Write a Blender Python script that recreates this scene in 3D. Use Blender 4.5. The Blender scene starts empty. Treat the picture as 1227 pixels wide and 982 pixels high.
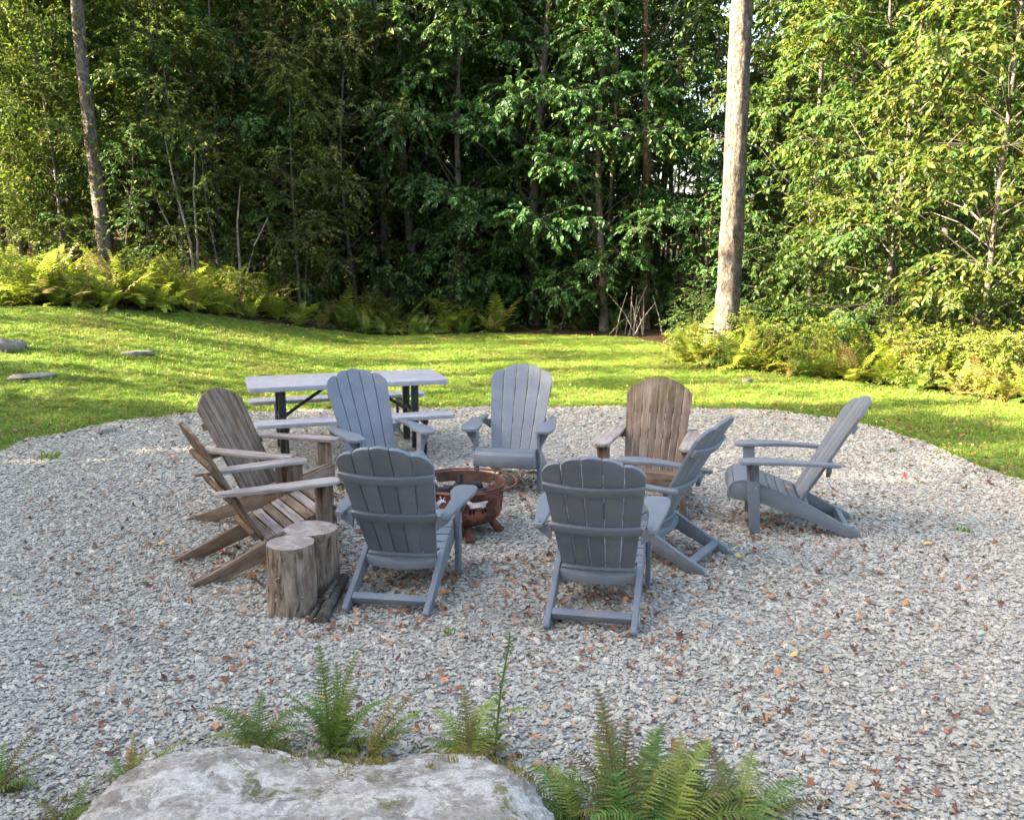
import bpy, math, random
import numpy as np
from mathutils import Vector, Matrix, Quaternion, noise

# ------------------------------------------------------------------ camera, sky, sun, exposure
sc = bpy.context.scene
R = math.radians
IMG_W, IMG_H, FOC, PITCH, CAM_H = 1227, 982, 1108.0, R(10.24), 2.1
cam = bpy.data.cameras.new('camera')
cam.sensor_width = 36.0
cam.lens = FOC / IMG_W * 36.0
cam.clip_start = 0.05
cam.clip_end = 6000
cam_ob = bpy.data.objects.new('camera', cam)
sc.collection.objects.link(cam_ob)
cam_ob.location = (0, 0, CAM_H)
cam_ob.rotation_euler = (math.pi / 2 - PITCH, 0, 0)
sc.camera = cam_ob

SUN_EL = R(27)
SUN_AZ = math.atan2(-0.985, -0.17)          # direction towards the sun: x = sin, y = cos
to_sun = Vector((math.cos(SUN_EL) * math.sin(SUN_AZ), math.cos(SUN_EL) * math.cos(SUN_AZ), math.sin(SUN_EL)))
world = bpy.data.worlds.new('World')
sc.world = world
world.use_nodes = True
wn = world.node_tree.nodes
sky = wn.new('ShaderNodeTexSky')
sky.sky_type = 'NISHITA'
sky.sun_disc = False
sky.sun_elevation = SUN_EL
sky.sun_rotation = SUN_AZ
sky.air_density = 1.0
sky.dust_density = 4.0
sky.ozone_density = 0.0
world.node_tree.links.new(sky.outputs[0], wn['Background'].inputs[0])
wn['Background'].inputs[1].default_value = 0.092
sun = bpy.data.lights.new('sun', 'SUN')
sun.energy = 5.0
sun.angle = R(0.5)
sun.color = (1.0, 0.86, 0.64)
sun_ob = bpy.data.objects.new('sun', sun)
sc.collection.objects.link(sun_ob)
sun_ob.location = (-30, -10, 30)
sun_ob.rotation_mode = 'QUATERNION'
sun_ob.rotation_quaternion = (-to_sun).to_track_quat('-Z', 'Y')
vs = sc.view_settings
vs.view_transform = 'Standard'
vs.look = 'None'
vs.exposure = 3.5
vs.gamma = 1.0
sc.render.engine = 'CYCLES'
sc.cycles.use_denoising = True
sc.cycles.max_bounces = 6
sc.cycles.diffuse_bounces = 3
sc.cycles.glossy_bounces = 2
sc.cycles.transmission_bounces = 4
sc.cycles.transparent_max_bounces = 4
sc.cycles.sample_clamp_indirect = 6.0

rng = np.random.default_rng(7)
random.seed(7)
COL = sc.collection


# ------------------------------------------------------------------ helpers
def px(u, v, z=0.0):
    """Photo pixel to the point of the horizontal plane at height z seen there."""
    dx = (u - IMG_W / 2) / FOC
    dz = -(v - IMG_H / 2) / FOC
    d = Vector((dx, math.cos(PITCH) + dz * math.sin(PITCH), -math.sin(PITCH) + dz * math.cos(PITCH)))
    t = (z - CAM_H) / d.z
    return Vector((d.x * t, d.y * t, z))


def ss(a):
    a = np.clip(a, 0, 1)
    return a * a * (3 - 2 * a)


def hz(x, y):
    """Height of the ground: flat pad, bank rising to the left and behind the camera."""
    x = np.asarray(x, float)
    y = np.asarray(y, float)
    left = ss((-x - 2.6) / 6.4) * ss((y - 8.5) / 8.0)
    h = left * (1.0 + 0.07 * np.clip(y - 16.5, 0, 45))
    h = h + 0.35 * ss((1.7 - y) / 2.0)
    h = h + 0.02 * np.clip(y - 24, 0, 60)
    r = np.hypot(x, y)
    h = h + 0.06 * np.clip(r - 70, 0, 400)
    return h


def H(x, y):
    return float(hz(x, y))


def tag(o, label=None, cat=None, group=None, kind=None):
    if label: o['label'] = label
    if cat: o['category'] = cat
    if group: o['group'] = group
    if kind: o['kind'] = kind
    return o


def mesh_np(name, verts, faces_list, mat=None, smooth=False):
    """verts (n,3); faces_list: list of (m,k) int arrays."""
    me = bpy.data.meshes.new(name)
    verts = np.asarray(verts, np.float32)
    loops, starts, off = [], [], 0
    for f in faces_list:
        f = np.asarray(f, np.int32)
        if f.size == 0: continue
        loops.append(f.ravel())
        starts.append(off + np.arange(len(f), dtype=np.int32) * f.shape[1])
        off += f.size
    loops = np.concatenate(loops) if loops else np.zeros(0, np.int32)
    starts = np.concatenate(starts) if starts else np.zeros(0, np.int32)
    me.vertices.add(len(verts))
    me.vertices.foreach_set('co', verts.ravel())
    if len(loops):
        me.loops.add(len(loops))
        me.loops.foreach_set('vertex_index', loops)
        me.polygons.add(len(starts))
        me.polygons.foreach_set('loop_start', starts)
        if smooth:
            me.polygons.foreach_set('use_smooth', np.ones(len(starts), bool))
    me.update(calc_edges=True)
    me.validate()
    if mat is not None: me.materials.append(mat)
    return me


def link(name, me, parent=None, loc=(0, 0, 0), rot=None):
    o = bpy.data.objects.new(name, me)
    COL.objects.link(o)
    o.location = loc
    if rot is not None: o.rotation_euler = rot
    if parent is not None: o.parent = parent
    return o


def empty(name, loc=(0, 0, 0), rz=0.0):
    o = bpy.data.objects.new(name, None)
    o.empty_display_size = 0.1
    COL.objects.link(o)
    o.location = loc
    o.rotation_euler = (0, 0, rz)
    return o


def copy_tree(o, parent=None):
    c = o.copy()
    COL.objects.link(c)
    c.parent = parent
    for ch in list(o.children):
        copy_tree(ch, c)
    return c


class MB:
    """Collects shapes into one mesh."""
    def __init__(self):
        self.v, self.f = [], []

    def add(self, verts, faces):
        b = len(self.v)
        self.v += [tuple(p) for p in verts]
        self.f += [tuple(i + b for i in f) for f in faces]

    def box(self, c, s, rot=None):
        m = rot if rot is not None else Matrix.Identity(3)
        vs_ = []
        for z in (-1, 1):
            for y in (-1, 1):
                for x in (-1, 1):
                    vs_.append(Vector(c) + m @ Vector((x * s[0] / 2, y * s[1] / 2, z * s[2] / 2)))
        self.add(vs_, [(0, 2, 3, 1), (4, 5, 7, 6), (0, 1, 5, 4), (2, 6, 7, 3), (0, 4, 6, 2), (1, 3, 7, 5)])

    def prism(self, outline, fn0, fn1):
        """outline: 2D points (counter-clockwise); fn0/fn1 map each to the two 3D faces."""
        n = len(outline)
        a = [fn0(*p) for p in outline]
        b = [fn1(*p) for p in outline]
        self.add(a + b, [tuple(range(n - 1, -1, -1)), tuple(range(n, 2 * n))] +
                 [(i, (i + 1) % n, n + (i + 1) % n, n + i) for i in range(n)])

    def tube(self, pts, rad, seg=8, cap=True):
        pts = [Vector(p) for p in pts]
        n = len(pts)
        if not hasattr(rad, '__len__'): rad = [rad] * n
        rings = []
        up = Vector((0, 0, 1))
        for i, p in enumerate(pts):
            t = (pts[min(i + 1, n - 1)] - pts[max(i - 1, 0)]).normalized()
            ref = up if abs(t.z) < 0.95 else Vector((1, 0, 0))
            s = t.cross(ref).normalized()
            q = s.cross(t)
            rings.append([p + (s * math.cos(2 * math.pi * k / seg) + q * math.sin(2 * math.pi * k / seg)) * rad[i] for k in range(seg)])
        vs_ = [v for r in rings for v in r]
        fs = []
        for i in range(n - 1):
            for k in range(seg):
                fs.append((i * seg + k, i * seg + (k + 1) % seg, (i + 1) * seg + (k + 1) % seg, (i + 1) * seg + k))
        if cap:
            fs.append(tuple(range(seg - 1, -1, -1)))
            fs.append(tuple((n - 1) * seg + k for k in range(seg)))
        self.add(vs_, fs)

    def torus(self, c, Rr, r, seg=48, sec=8, tilt=None):
        vs_, fs = [], []
        for i in range(seg):
            a = 2 * math.pi * i / seg
            for k in range(sec):
                b = 2 * math.pi * k / sec
                p = Vector(((Rr + r * math.cos(b)) * math.cos(a), (Rr + r * math.cos(b)) * math.sin(a), r * math.sin(b)))
                if tilt: p = tilt @ p
                vs_.append(Vector(c) + p)
        for i in range(seg):
            for k in range(sec):
                fs.append((i * sec + k, ((i + 1) % seg) * sec + k, ((i + 1) % seg) * sec + (k + 1) % sec, i * sec + (k + 1) % sec))
        self.add(vs_, fs)

    def mesh(self, name, mat, smooth=False, bevel=0.0, segs=2):
        me = bpy.data.meshes.new(name)
        me.from_pydata([tuple(p) for p in self.v], [], self.f)
        me.update()
        if bevel > 0:
            import bmesh
            bm = bmesh.new()
            bm.from_mesh(me)
            bmesh.ops.recalc_face_normals(bm, faces=bm.faces)
            es = [e for e in bm.edges if len(e.link_faces) == 2 and e.calc_face_angle(0) > R(28)]
            bmesh.ops.bevel(bm, geom=es, offset=bevel, segments=segs, profile=0.6, affect='EDGES', clamp_overlap=True)
            bm.to_mesh(me)
            bm.free()
            smooth = True
        else:
            import bmesh
            bm = bmesh.new()
            bm.from_mesh(me)
            bmesh.ops.recalc_face_normals(bm, faces=bm.faces)
            bm.to_mesh(me)
            bm.free()
        if smooth:
            for p in me.polygons: p.use_smooth = True
            try: me.set_sharp_from_angle(angle=R(40))
            except Exception: pass
        if mat is not None: me.materials.append(mat)
        return me

    def build(self, name, mat, parent=None, smooth=False, bevel=0.0, segs=2, loc=(0, 0, 0)):
        return link(name, self.mesh(name, mat, smooth, bevel, segs), parent, loc)


# ------------------------------------------------------------------ materials
def new_mat(name):
    m = bpy.data.materials.new(name)
    m.use_nodes = True
    nt = m.node_tree
    for n in list(nt.nodes):
        if n.type != 'OUTPUT_MATERIAL': nt.nodes.remove(n)
    return m, nt, [n for n in nt.nodes if n.type == 'OUTPUT_MATERIAL'][0]


def N(nt, t, **kw):
    n = nt.nodes.new(t)
    for k, v in kw.items():
        if k in n.inputs: n.inputs[k].default_value = v
        else: setattr(n, k, v)
    return n


def ramp(nt, fac, stops, interp='LINEAR'):
    r = nt.nodes.new('ShaderNodeValToRGB')
    r.color_ramp.interpolation = interp
    els = r.color_ramp.elements
    while len(els) < len(stops): els.new(0.5)
    for e, (p, c) in zip(els, stops):
        e.position = p
        e.color = (*c, 1)
    nt.links.new(fac, r.inputs[0])
    return r.outputs[0]


def mixc(nt, fac, a, b, mode='MIX'):
    m = nt.nodes.new('ShaderNodeMix')
    m.data_type = 'RGBA'
    m.blend_type = mode
    for i, v in ((0, fac), (6, a), (7, b)):
        if isinstance(v, (int, float)): m.inputs[i].default_value = v
        elif isinstance(v, tuple): m.inputs[i].default_value = (*v, 1)
        else: nt.links.new(v, m.inputs[i])
    return m.outputs[2]


def mapping(nt, scale=(1, 1, 1), coord='Object'):
    tc = nt.nodes.new('ShaderNodeTexCoord')
    mp = nt.nodes.new('ShaderNodeMapping')
    mp.inputs['Scale'].default_value = scale
    nt.links.new(tc.outputs[coord], mp.inputs[0])
    return mp.outputs[0]


def noise_tex(nt, vec, scale, detail=4, rough=0.55, dist=0.0):
    n = N(nt, 'ShaderNodeTexNoise', Scale=scale, Detail=detail, Roughness=rough, Distortion=dist)
    nt.links.new(vec, n.inputs['Vector'])
    return n.outputs[0]


def principled(nt, out, color, rough=0.6, spec=0.5, metal=0.0, bump=None, bump_str=0.3, bump_dist=0.01):
    p = nt.nodes.new('ShaderNodeBsdfPrincipled')
    if isinstance(color, tuple): p.inputs['Base Color'].default_value = (*color, 1)
    else: nt.links.new(color, p.inputs['Base Color'])
    if isinstance(rough, (int, float)): p.inputs['Roughness'].default_value = rough
    else: nt.links.new(rough, p.inputs['Roughness'])
    p.inputs['Specular IOR Level'].default_value = spec
    p.inputs['Metallic'].default_value = metal
    if bump is not None:
        b = N(nt, 'ShaderNodeBump', Strength=bump_str, Distance=bump_dist)
        nt.links.new(bump, b.inputs['Height'])
        nt.links.new(b.outputs[0], p.inputs['Normal'])
    nt.links.new(p.outputs[0], out.inputs[0])
    return p


def leaf_mat(name, stops, transl=0.35, rough=0.45, spec=0.35, hue_obj=0.05, patch=None):
    """Leaf: colour differs from leaf to leaf; light passes partly through."""
    m, nt, out = new_mat(name)
    g = nt.nodes.new('ShaderNodeNewGeometry')
    col = ramp(nt, g.outputs['Random Per Island'], stops)
    if patch:
        pn = noise_tex(nt, g.outputs['Position'], 0.9, 4, 0.65)
        col = mixc(nt, ramp(nt, pn, [(0.48, (0, 0, 0)), (0.70, (0.65, 0.65, 0.65))]), col, patch)
    oi = nt.nodes.new('ShaderNodeObjectInfo')
    hs = nt.nodes.new('ShaderNodeHueSaturation')
    mr = N(nt, 'ShaderNodeMapRange')
    mr.inputs['To Min'].default_value = 0.5 - hue_obj * 0.5
    mr.inputs['To Max'].default_value = 0.5 + hue_obj * 0.5
    nt.links.new(oi.outputs['Random'], mr.inputs[0])
    nt.links.new(mr.outputs[0], hs.inputs['Hue'])
    mr2 = N(nt, 'ShaderNodeMapRange')
    mr2.inputs['To Min'].default_value = 0.8
    mr2.inputs['To Max'].default_value = 1.25
    nt.links.new(oi.outputs['Random'], mr2.inputs[0])
    nt.links.new(mr2.outputs[0], hs.inputs['Value'])
    nt.links.new(col, hs.inputs['Color'])
    p = nt.nodes.new('ShaderNodeBsdfPrincipled')
    p.inputs['Roughness'].default_value = rough
    p.inputs['Specular IOR Level'].default_value = spec
    nt.links.new(hs.outputs[0], p.inputs['Base Color'])
    t = nt.nodes.new('ShaderNodeBsdfTranslucent')
    tcol = mixc(nt, 0.5, hs.outputs[0], (0.20, 0.30, 0.03))
    nt.links.new(tcol, t.inputs[0])
    mx = nt.nodes.new('ShaderNodeMixShader')
    mx.inputs[0].default_value = transl
    nt.links.new(p.outputs[0], mx.inputs[1])
    nt.links.new(t.outputs[0], mx.inputs[2])
    nt.links.new(mx.outputs[0], out.inputs[0])
    return m


M = {}
M['leaf_dark'] = leaf_mat('dark_green_leaves', [(0, (0.022, 0.052, 0.014)), (0.5, (0.038, 0.085, 0.02)), (0.9, (0.06, 0.115, 0.024)), (1, (0.13, 0.145, 0.03))], 0.28, 0.45, 0.35)
M['leaf_mid'] = leaf_mat('mid_green_leaves', [(0, (0.026, 0.066, 0.017)), (0.5, (0.046, 0.10, 0.024)), (0.88, (0.085, 0.14, 0.03)), (1, (0.20, 0.18, 0.04))], 0.35, 0.5, 0.25)
M['leaf_yellow'] = leaf_mat('yellow_green_leaves', [(0, (0.036, 0.074, 0.014)), (0.5, (0.072, 0.115, 0.02)), (0.85, (0.125, 0.15, 0.027)), (1, (0.22, 0.165, 0.036))], 0.4, 0.5, 0.25)
M['leaf_lime'] = leaf_mat('bright_bush_leaves', [(0, (0.12, 0.18, 0.025)), (0.6, (0.20, 0.26, 0.035)), (0.9, (0.28, 0.29, 0.05)), (1, (0.34, 0.22, 0.07))], 0.45, 0.5, 0.25)
M['leaf_olive'] = leaf_mat('olive_brown_leaves', [(0, (0.05, 0.075, 0.02)), (0.45, (0.09, 0.10, 0.025)), (0.8, (0.15, 0.12, 0.035)), (1, (0.24, 0.14, 0.05))], 0.35, 0.45, 0.35)
M['fern_far'] = leaf_mat('sunlit_yellow_fern', [(0, (0.20, 0.26, 0.03)), (0.6, (0.32, 0.36, 0.04)), (0.9, (0.42, 0.39, 0.06)), (1, (0.40, 0.27, 0.08))], 0.5, 0.5, 0.3, 0.03)
M['fern_dry'] = leaf_mat('dry_tan_fern', [(0, (0.17, 0.12, 0.045)), (0.6, (0.27, 0.19, 0.065)), (1, (0.25, 0.23, 0.06))], 0.3, 0.6, 0.2)
M['fern_green'] = leaf_mat('green_fern', [(0, (0.06, 0.11, 0.02)), (0.6, (0.11, 0.17, 0.03)), (1, (0.17, 0.21, 0.045))], 0.35, 0.5, 0.35)
M['fern_brown'] = leaf_mat('browning_fern', [(0, (0.10, 0.07, 0.03)), (0.5, (0.15, 0.11, 0.045)), (1, (0.11, 0.13, 0.04))], 0.25, 0.6, 0.2)
M['fern_lime'] = leaf_mat('lime_fern', [(0, (0.13, 0.18, 0.03)), (0.6, (0.22, 0.26, 0.05)), (1, (0.30, 0.28, 0.06))], 0.4, 0.5, 0.3)
M['grass'] = leaf_mat('lawn_grass', [(0, (0.085, 0.16, 0.02)), (0.6, (0.145, 0.245, 0.03)), (0.9, (0.23, 0.30, 0.045)), (1, (0.38, 0.33, 0.10))], 0.35, 0.5, 0.3, 0.06, (0.27, 0.21, 0.07))
M['moss'] = leaf_mat('yellow_moss', [(0, (0.10, 0.10, 0.02)), (0.6, (0.19, 0.18, 0.04)), (1, (0.24, 0.15, 0.06))], 0.2, 0.8, 0.1)


def m_bark(name, base, light, lichen, sc_=1.0, lich=0.55):
    m, nt, out = new_mat(name)
    v = mapping(nt, (6 * sc_, 6 * sc_, 2.8 * sc_))
    n1 = noise_tex(nt, v, 3.4, 7, 0.72, 0.8)
    v2 = mapping(nt, (1, 1, 0.8))
    n2 = noise_tex(nt, v2, 5.5, 6, 0.7)
    c = ramp(nt, n1, [(0.36, base), (0.60, light)])
    lm = ramp(nt, n2, [(lich, (0, 0, 0)), (lich + 0.12, (1, 1, 1))])
    c = mixc(nt, lm, c, lichen)
    principled(nt, out, c, 0.9, 0.2, 0, n1, 0.9, 0.02)
    return m


M['bark'] = m_bark('brown_grey_bark', (0.055, 0.045, 0.036), (0.17, 0.145, 0.12), (0.22, 0.22, 0.18))
M['bark_pale'] = m_bark('pale_grey_bark', (0.022, 0.018, 0.015), (0.15, 0.125, 0.105), (0.21, 0.205, 0.17), 1.0, 0.56)
M['bark_red'] = m_bark('reddish_bark', (0.08, 0.045, 0.03), (0.30, 0.18, 0.12), (0.33, 0.24, 0.18), 1.0, 0.62)
M['bark_dead'] = m_bark('dead_pale_bark', (0.10, 0.085, 0.07), (0.30, 0.265, 0.22), (0.36, 0.33, 0.28), 2.0, 0.55)
M['bark_thin'] = m_bark('thin_grey_bark', (0.05, 0.043, 0.036), (0.14, 0.122, 0.10), (0.19, 0.18, 0.15), 2.0, 0.55)


def m_resin():
    m, nt, out = new_mat('slate_grey_resin')
    v = mapping(nt, (1, 1, 1))
    n1 = noise_tex(nt, v, 3.0, 4, 0.6)
    n2 = noise_tex(nt, v, 260.0, 2, 0.5)
    oi = nt.nodes.new('ShaderNodeObjectInfo')
    c = ramp(nt, n1, [(0.3, (0.112, 0.126, 0.150)), (0.7, (0.140, 0.155, 0.182))])
    nr = noise_tex(nt, v, 9.0, 5, 0.7)
    dust = ramp(nt, nr, [(0.50, (0, 0, 0)), (0.74, (0.5, 0.5, 0.5))])
    c = mixc(nt, dust, c, (0.21, 0.205, 0.195))
    hs = nt.nodes.new('ShaderNodeHueSaturation')
    mr = N(nt, 'ShaderNodeMapRange')
    mr.inputs['To Min'].default_value = 0.90
    mr.inputs['To Max'].default_value = 1.10
    nt.links.new(oi.outputs['Random'], mr.inputs[0])
    nt.links.new(mr.outputs[0], hs.inputs['Value'])
    nt.links.new(c, hs.inputs['Color'])
    c = hs.outputs[0]
    rr = N(nt, 'ShaderNodeMapRange')
    rr.inputs['To Min'].default_value = 0.42
    rr.inputs['To Max'].default_value = 0.62
    nt.links.new(n1, rr.inputs[0])
    principled(nt, out, c, rr.outputs[0], 0.5, 0, n2, 0.12, 0.002)
    return m


def m_wood(name, dark, mid, pale, bleach):
    m, nt, out = new_mat(name)
    oi = nt.nodes.new('ShaderNodeObjectInfo')
    tc = nt.nodes.new('ShaderNodeTexCoord')
    add = nt.nodes.new('ShaderNodeVectorMath')
    add.operation = 'ADD'
    sclr = nt.nodes.new('ShaderNodeVectorMath')
    sclr.operation = 'SCALE'
    cmb = nt.nodes.new('ShaderNodeCombineXYZ')
    for i in range(3): nt.links.new(oi.outputs['Random'], cmb.inputs[i])
    nt.links.new(cmb.outputs[0], sclr.inputs[0])
    sclr.inputs['Scale'].default_value = 37.0
    nt.links.new(tc.outputs['UV'], add.inputs[0])
    nt.links.new(sclr.outputs[0], add.inputs[1])
    mp = nt.nodes.new('ShaderNodeMapping')
    mp.inputs['Scale'].default_value = (2.0, 42.0, 42.0)
    nt.links.new(add.outputs[0], mp.inputs[0])
    n1 = noise_tex(nt, mp.outputs[0], 1.0, 6, 0.62, 0.5)
    mp2 = nt.nodes.new('ShaderNodeMapping')
    mp2.inputs['Scale'].default_value = (2.5, 5.0, 5.0)
    nt.links.new(add.outputs[0], mp2.inputs[0])
    n2 = noise_tex(nt, mp2.outputs[0], 1.6, 5, 0.65)
    c = ramp(nt, n1, [(0.28, dark), (0.5, mid), (0.72, pale)])
    msk = ramp(nt, n2, [(0.42, (0, 0, 0)), (0.68, (0.85, 0.85, 0.85))])
    c = mixc(nt, msk, c, mixc(nt, 0.45, c, bleach))
    hs = nt.nodes.new('ShaderNodeHueSaturation')
    mr = N(nt, 'ShaderNodeMapRange')
    mr.inputs['To Min'].default_value = 0.78
    mr.inputs['To Max'].default_value = 1.2
    nt.links.new(oi.outputs['Random'], mr.inputs[0])
    nt.links.new(mr.outputs[0], hs.inputs['Value'])
    nt.links.new(c, hs.inputs['Color'])
    principled(nt, out, hs.outputs[0], 0.82, 0.25, 0, n1, 0.5, 0.004)
    return m


M['resin'] = m_resin()
M['wood'] = m_wood('weathered_brown_wood', (0.038, 0.024, 0.016), (0.130, 0.082, 0.053), (0.235, 0.165, 0.115), (0.36, 0.30, 0.25))
M['wood_grey'] = m_wood('bleached_skylit_wood', (0.085, 0.062, 0.05), (0.25, 0.205, 0.175), (0.38, 0.335, 0.30), (0.50, 0.46, 0.43))  # greyed by weather, with the sky's glance on arm tops put into the colour


def m_simple(name, col, rough=0.5, spec=0.5, metal=0.0, nscale=None, var=0.15, bump=0.0):
    m, nt, out = new_mat(name)
    v = mapping(nt)
    n1 = noise_tex(nt, v, nscale or 8.0, 5, 0.6)
    c = ramp(nt, n1, [(0.3, tuple(x * (1 - var) for x in col)), (0.7, tuple(min(1, x * (1 + var)) for x in col))])
    principled(nt, out, c, rough, spec, metal, n1 if bump else None, bump, 0.005)
    return m


M['plastic_top'] = m_simple('pale_grey_plastic', (0.31, 0.30, 0.315), 0.55, 0.4, 0, 14, 0.16, 0.15)
M['black_metal'] = m_simple('black_coated_steel', (0.018, 0.018, 0.019), 0.45, 0.5, 0, 20, 0.2)
M['screw'] = m_simple('steel_screw', (0.55, 0.55, 0.56), 0.35, 0.5, 1.0)
M['ash'] = m_simple('pale_ash', (0.26, 0.25, 0.245), 0.95, 0.1, 0, 30, 0.5, 0.5)
M['char'] = m_simple('charred_wood', (0.03, 0.028, 0.027), 0.9, 0.2, 0, 25, 0.6, 0.6)
M['soot'] = m_simple('sooty_rust', (0.075, 0.04, 0.03), 0.85, 0.2, 0, 9, 0.6, 0.3)
M['fungus'] = m_simple('pale_fungus', (0.36, 0.30, 0.25), 0.7, 0.3)
M['stem'] = m_simple('green_stem', (0.10, 0.14, 0.04), 0.6, 0.3, 0, 20, 0.3)


def m_rust():
    m, nt, out = new_mat('flaking_rusty_paint')
    v = mapping(nt)
    n1 = noise_tex(nt, v, 7.0, 5, 0.6, 0.3)
    n2 = noise_tex(nt, v, 38.0, 5, 0.7)
    c = ramp(nt, n1, [(0.38, (0.035, 0.017, 0.014)), (0.53, (0.075, 0.028, 0.021)), (0.545, (0.20, 0.058, 0.040)), (0.68, (0.26, 0.088, 0.062)), (0.74, (0.30, 0.20, 0.17))])
    c2 = mixc(nt, 0.3, c, ramp(nt, n2, [(0.35, (0.04, 0.017, 0.012)), (0.7, (0.26, 0.11, 0.065))]))
    principled(nt, out, c2, 0.75, 0.3, 0.15, n2, 0.35, 0.004)
    return m


M['rust'] = m_rust()


def m_log(name, kind):
    m, nt, out = new_mat(name)
    if kind == 'side':
        v = mapping(nt, (14, 14, 2.6))
        n1 = noise_tex(nt, v, 1.8, 9, 0.75, 0.8)
        v2 = mapping(nt, (5, 5, 2))
        n2 = noise_tex(nt, v2, 1.4, 4, 0.6)
        c = ramp(nt, n1, [(0.38, (0.035, 0.024, 0.018)), (0.46, (0.18, 0.132, 0.098)), (0.60, (0.33, 0.26, 0.20))])
        c = mixc(nt, ramp(nt, n2, [(0.52, (0, 0, 0)), (0.66, (0.75, 0.75, 0.75))]), c, (0.10, 0.075, 0.058))
        principled(nt, out, c, 0.9, 0.2, 0, n1, 0.8, 0.012)
    else:
        tc = mapping(nt, (1, 1, 1))
        w = N(nt, 'ShaderNodeTexWave', Scale=28.0, Distortion=3.0, Detail=3.0)
        w.wave_type = 'RINGS'
        w.rings_direction = 'Z'
        nt.links.new(tc, w.inputs[0])
        n2 = noise_tex(nt, tc, 9.0, 5, 0.65)
        c = ramp(nt, w.outputs[1], [(0.2, (0.19, 0.155, 0.13)), (0.8, (0.25, 0.21, 0.18))])
        c = mixc(nt, ramp(nt, n2, [(0.5, (0, 0, 0)), (0.62, (0.9, 0.9, 0.9))]), c, (0.33, 0.295, 0.27))
        c = mixc(nt, ramp(nt, n2, [(0.30, (0.8, 0.8, 0.8)), (0.42, (0, 0, 0))]), c, (0.09, 0.075, 0.065))
        principled(nt, out, c, 0.9, 0.2, 0, n2, 0.5, 0.01)
    return m


M['log_side'] = m_log('stripped_log_side', 'side')
M['log_end'] = m_log('weathered_log_end', 'end')


def m_gravel_bed():
    m, nt, out = new_mat('gravel_bed')
    v = mapping(nt)
    n1 = noise_tex(nt, v, 45.0, 5, 0.65)
    n2 = noise_tex(nt, v, 0.8, 3, 0.5)
    c = ramp(nt, n1, [(0.3, (0.18, 0.17, 0.15)), (0.7, (0.42, 0.395, 0.35))])
    c = mixc(nt, ramp(nt, n2, [(0.45, (0, 0, 0)), (0.7, (0.4, 0.4, 0.4))]), c, (0.15, 0.13, 0.11))
    principled(nt, out, c, 0.95, 0.15, 0, n1, 0.9, 0.02)
    return m


def m_stone():
    m, nt, out = new_mat('crushed_grey_stone')
    oi = nt.nodes.new('ShaderNodeObjectInfo')
    c = ramp(nt, oi.outputs['Random'], [(0.0, (0.27, 0.255, 0.22)), (0.14, (0.52, 0.485, 0.41)), (0.3, (0.41, 0.395, 0.335)), (0.45, (0.55, 0.51, 0.425)),
                                        (0.58, (0.44, 0.425, 0.35)), (0.72, (0.60, 0.56, 0.475)), (0.82, (0.36, 0.35, 0.315)), (0.92, (0.48, 0.41, 0.32)), (1.0, (0.68, 0.635, 0.55))])
    v = mapping(nt)
    n1 = noise_tex(nt, v, 2.5, 4, 0.6)
    c = mixc(nt, 0.5, c, ramp(nt, n1, [(0.3, (0.12, 0.12, 0.12)), (0.7, (0.55, 0.54, 0.53))]), 'OVERLAY')
    principled(nt, out, c, 0.85, 0.25, 0, n1, 0.4, 0.15)
    return m


M['gravel_bed'] = m_gravel_bed()
M['stone'] = m_stone()


def m_soil(name, a, b, c_, s=1.0):
    m, nt, out = new_mat(name)
    v = mapping(nt)
    n1 = noise_tex(nt, v, 9.0 * s, 6, 0.7)
    n2 = noise_tex(nt, v, 0.6 * s, 3, 0.5)
    c = ramp(nt, n1, [(0.3, a), (0.55, b), (0.75, c_)])
    c = mixc(nt, 0.4, c, ramp(nt, n2, [(0.3, a), (0.7, b)]))
    principled(nt, out, c, 0.95, 0.1, 0, n1, 0.8, 0.05)
    return m


M['forest_floor'] = m_soil('leaf_littered_soil', (0.035, 0.024, 0.015), (0.085, 0.055, 0.032), (0.17, 0.10, 0.055))
M['lawn'] = m_soil('lawn_soil_and_moss', (0.09, 0.125, 0.02), (0.13, 0.18, 0.028), (0.20, 0.20, 0.055), 1.5)


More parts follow.
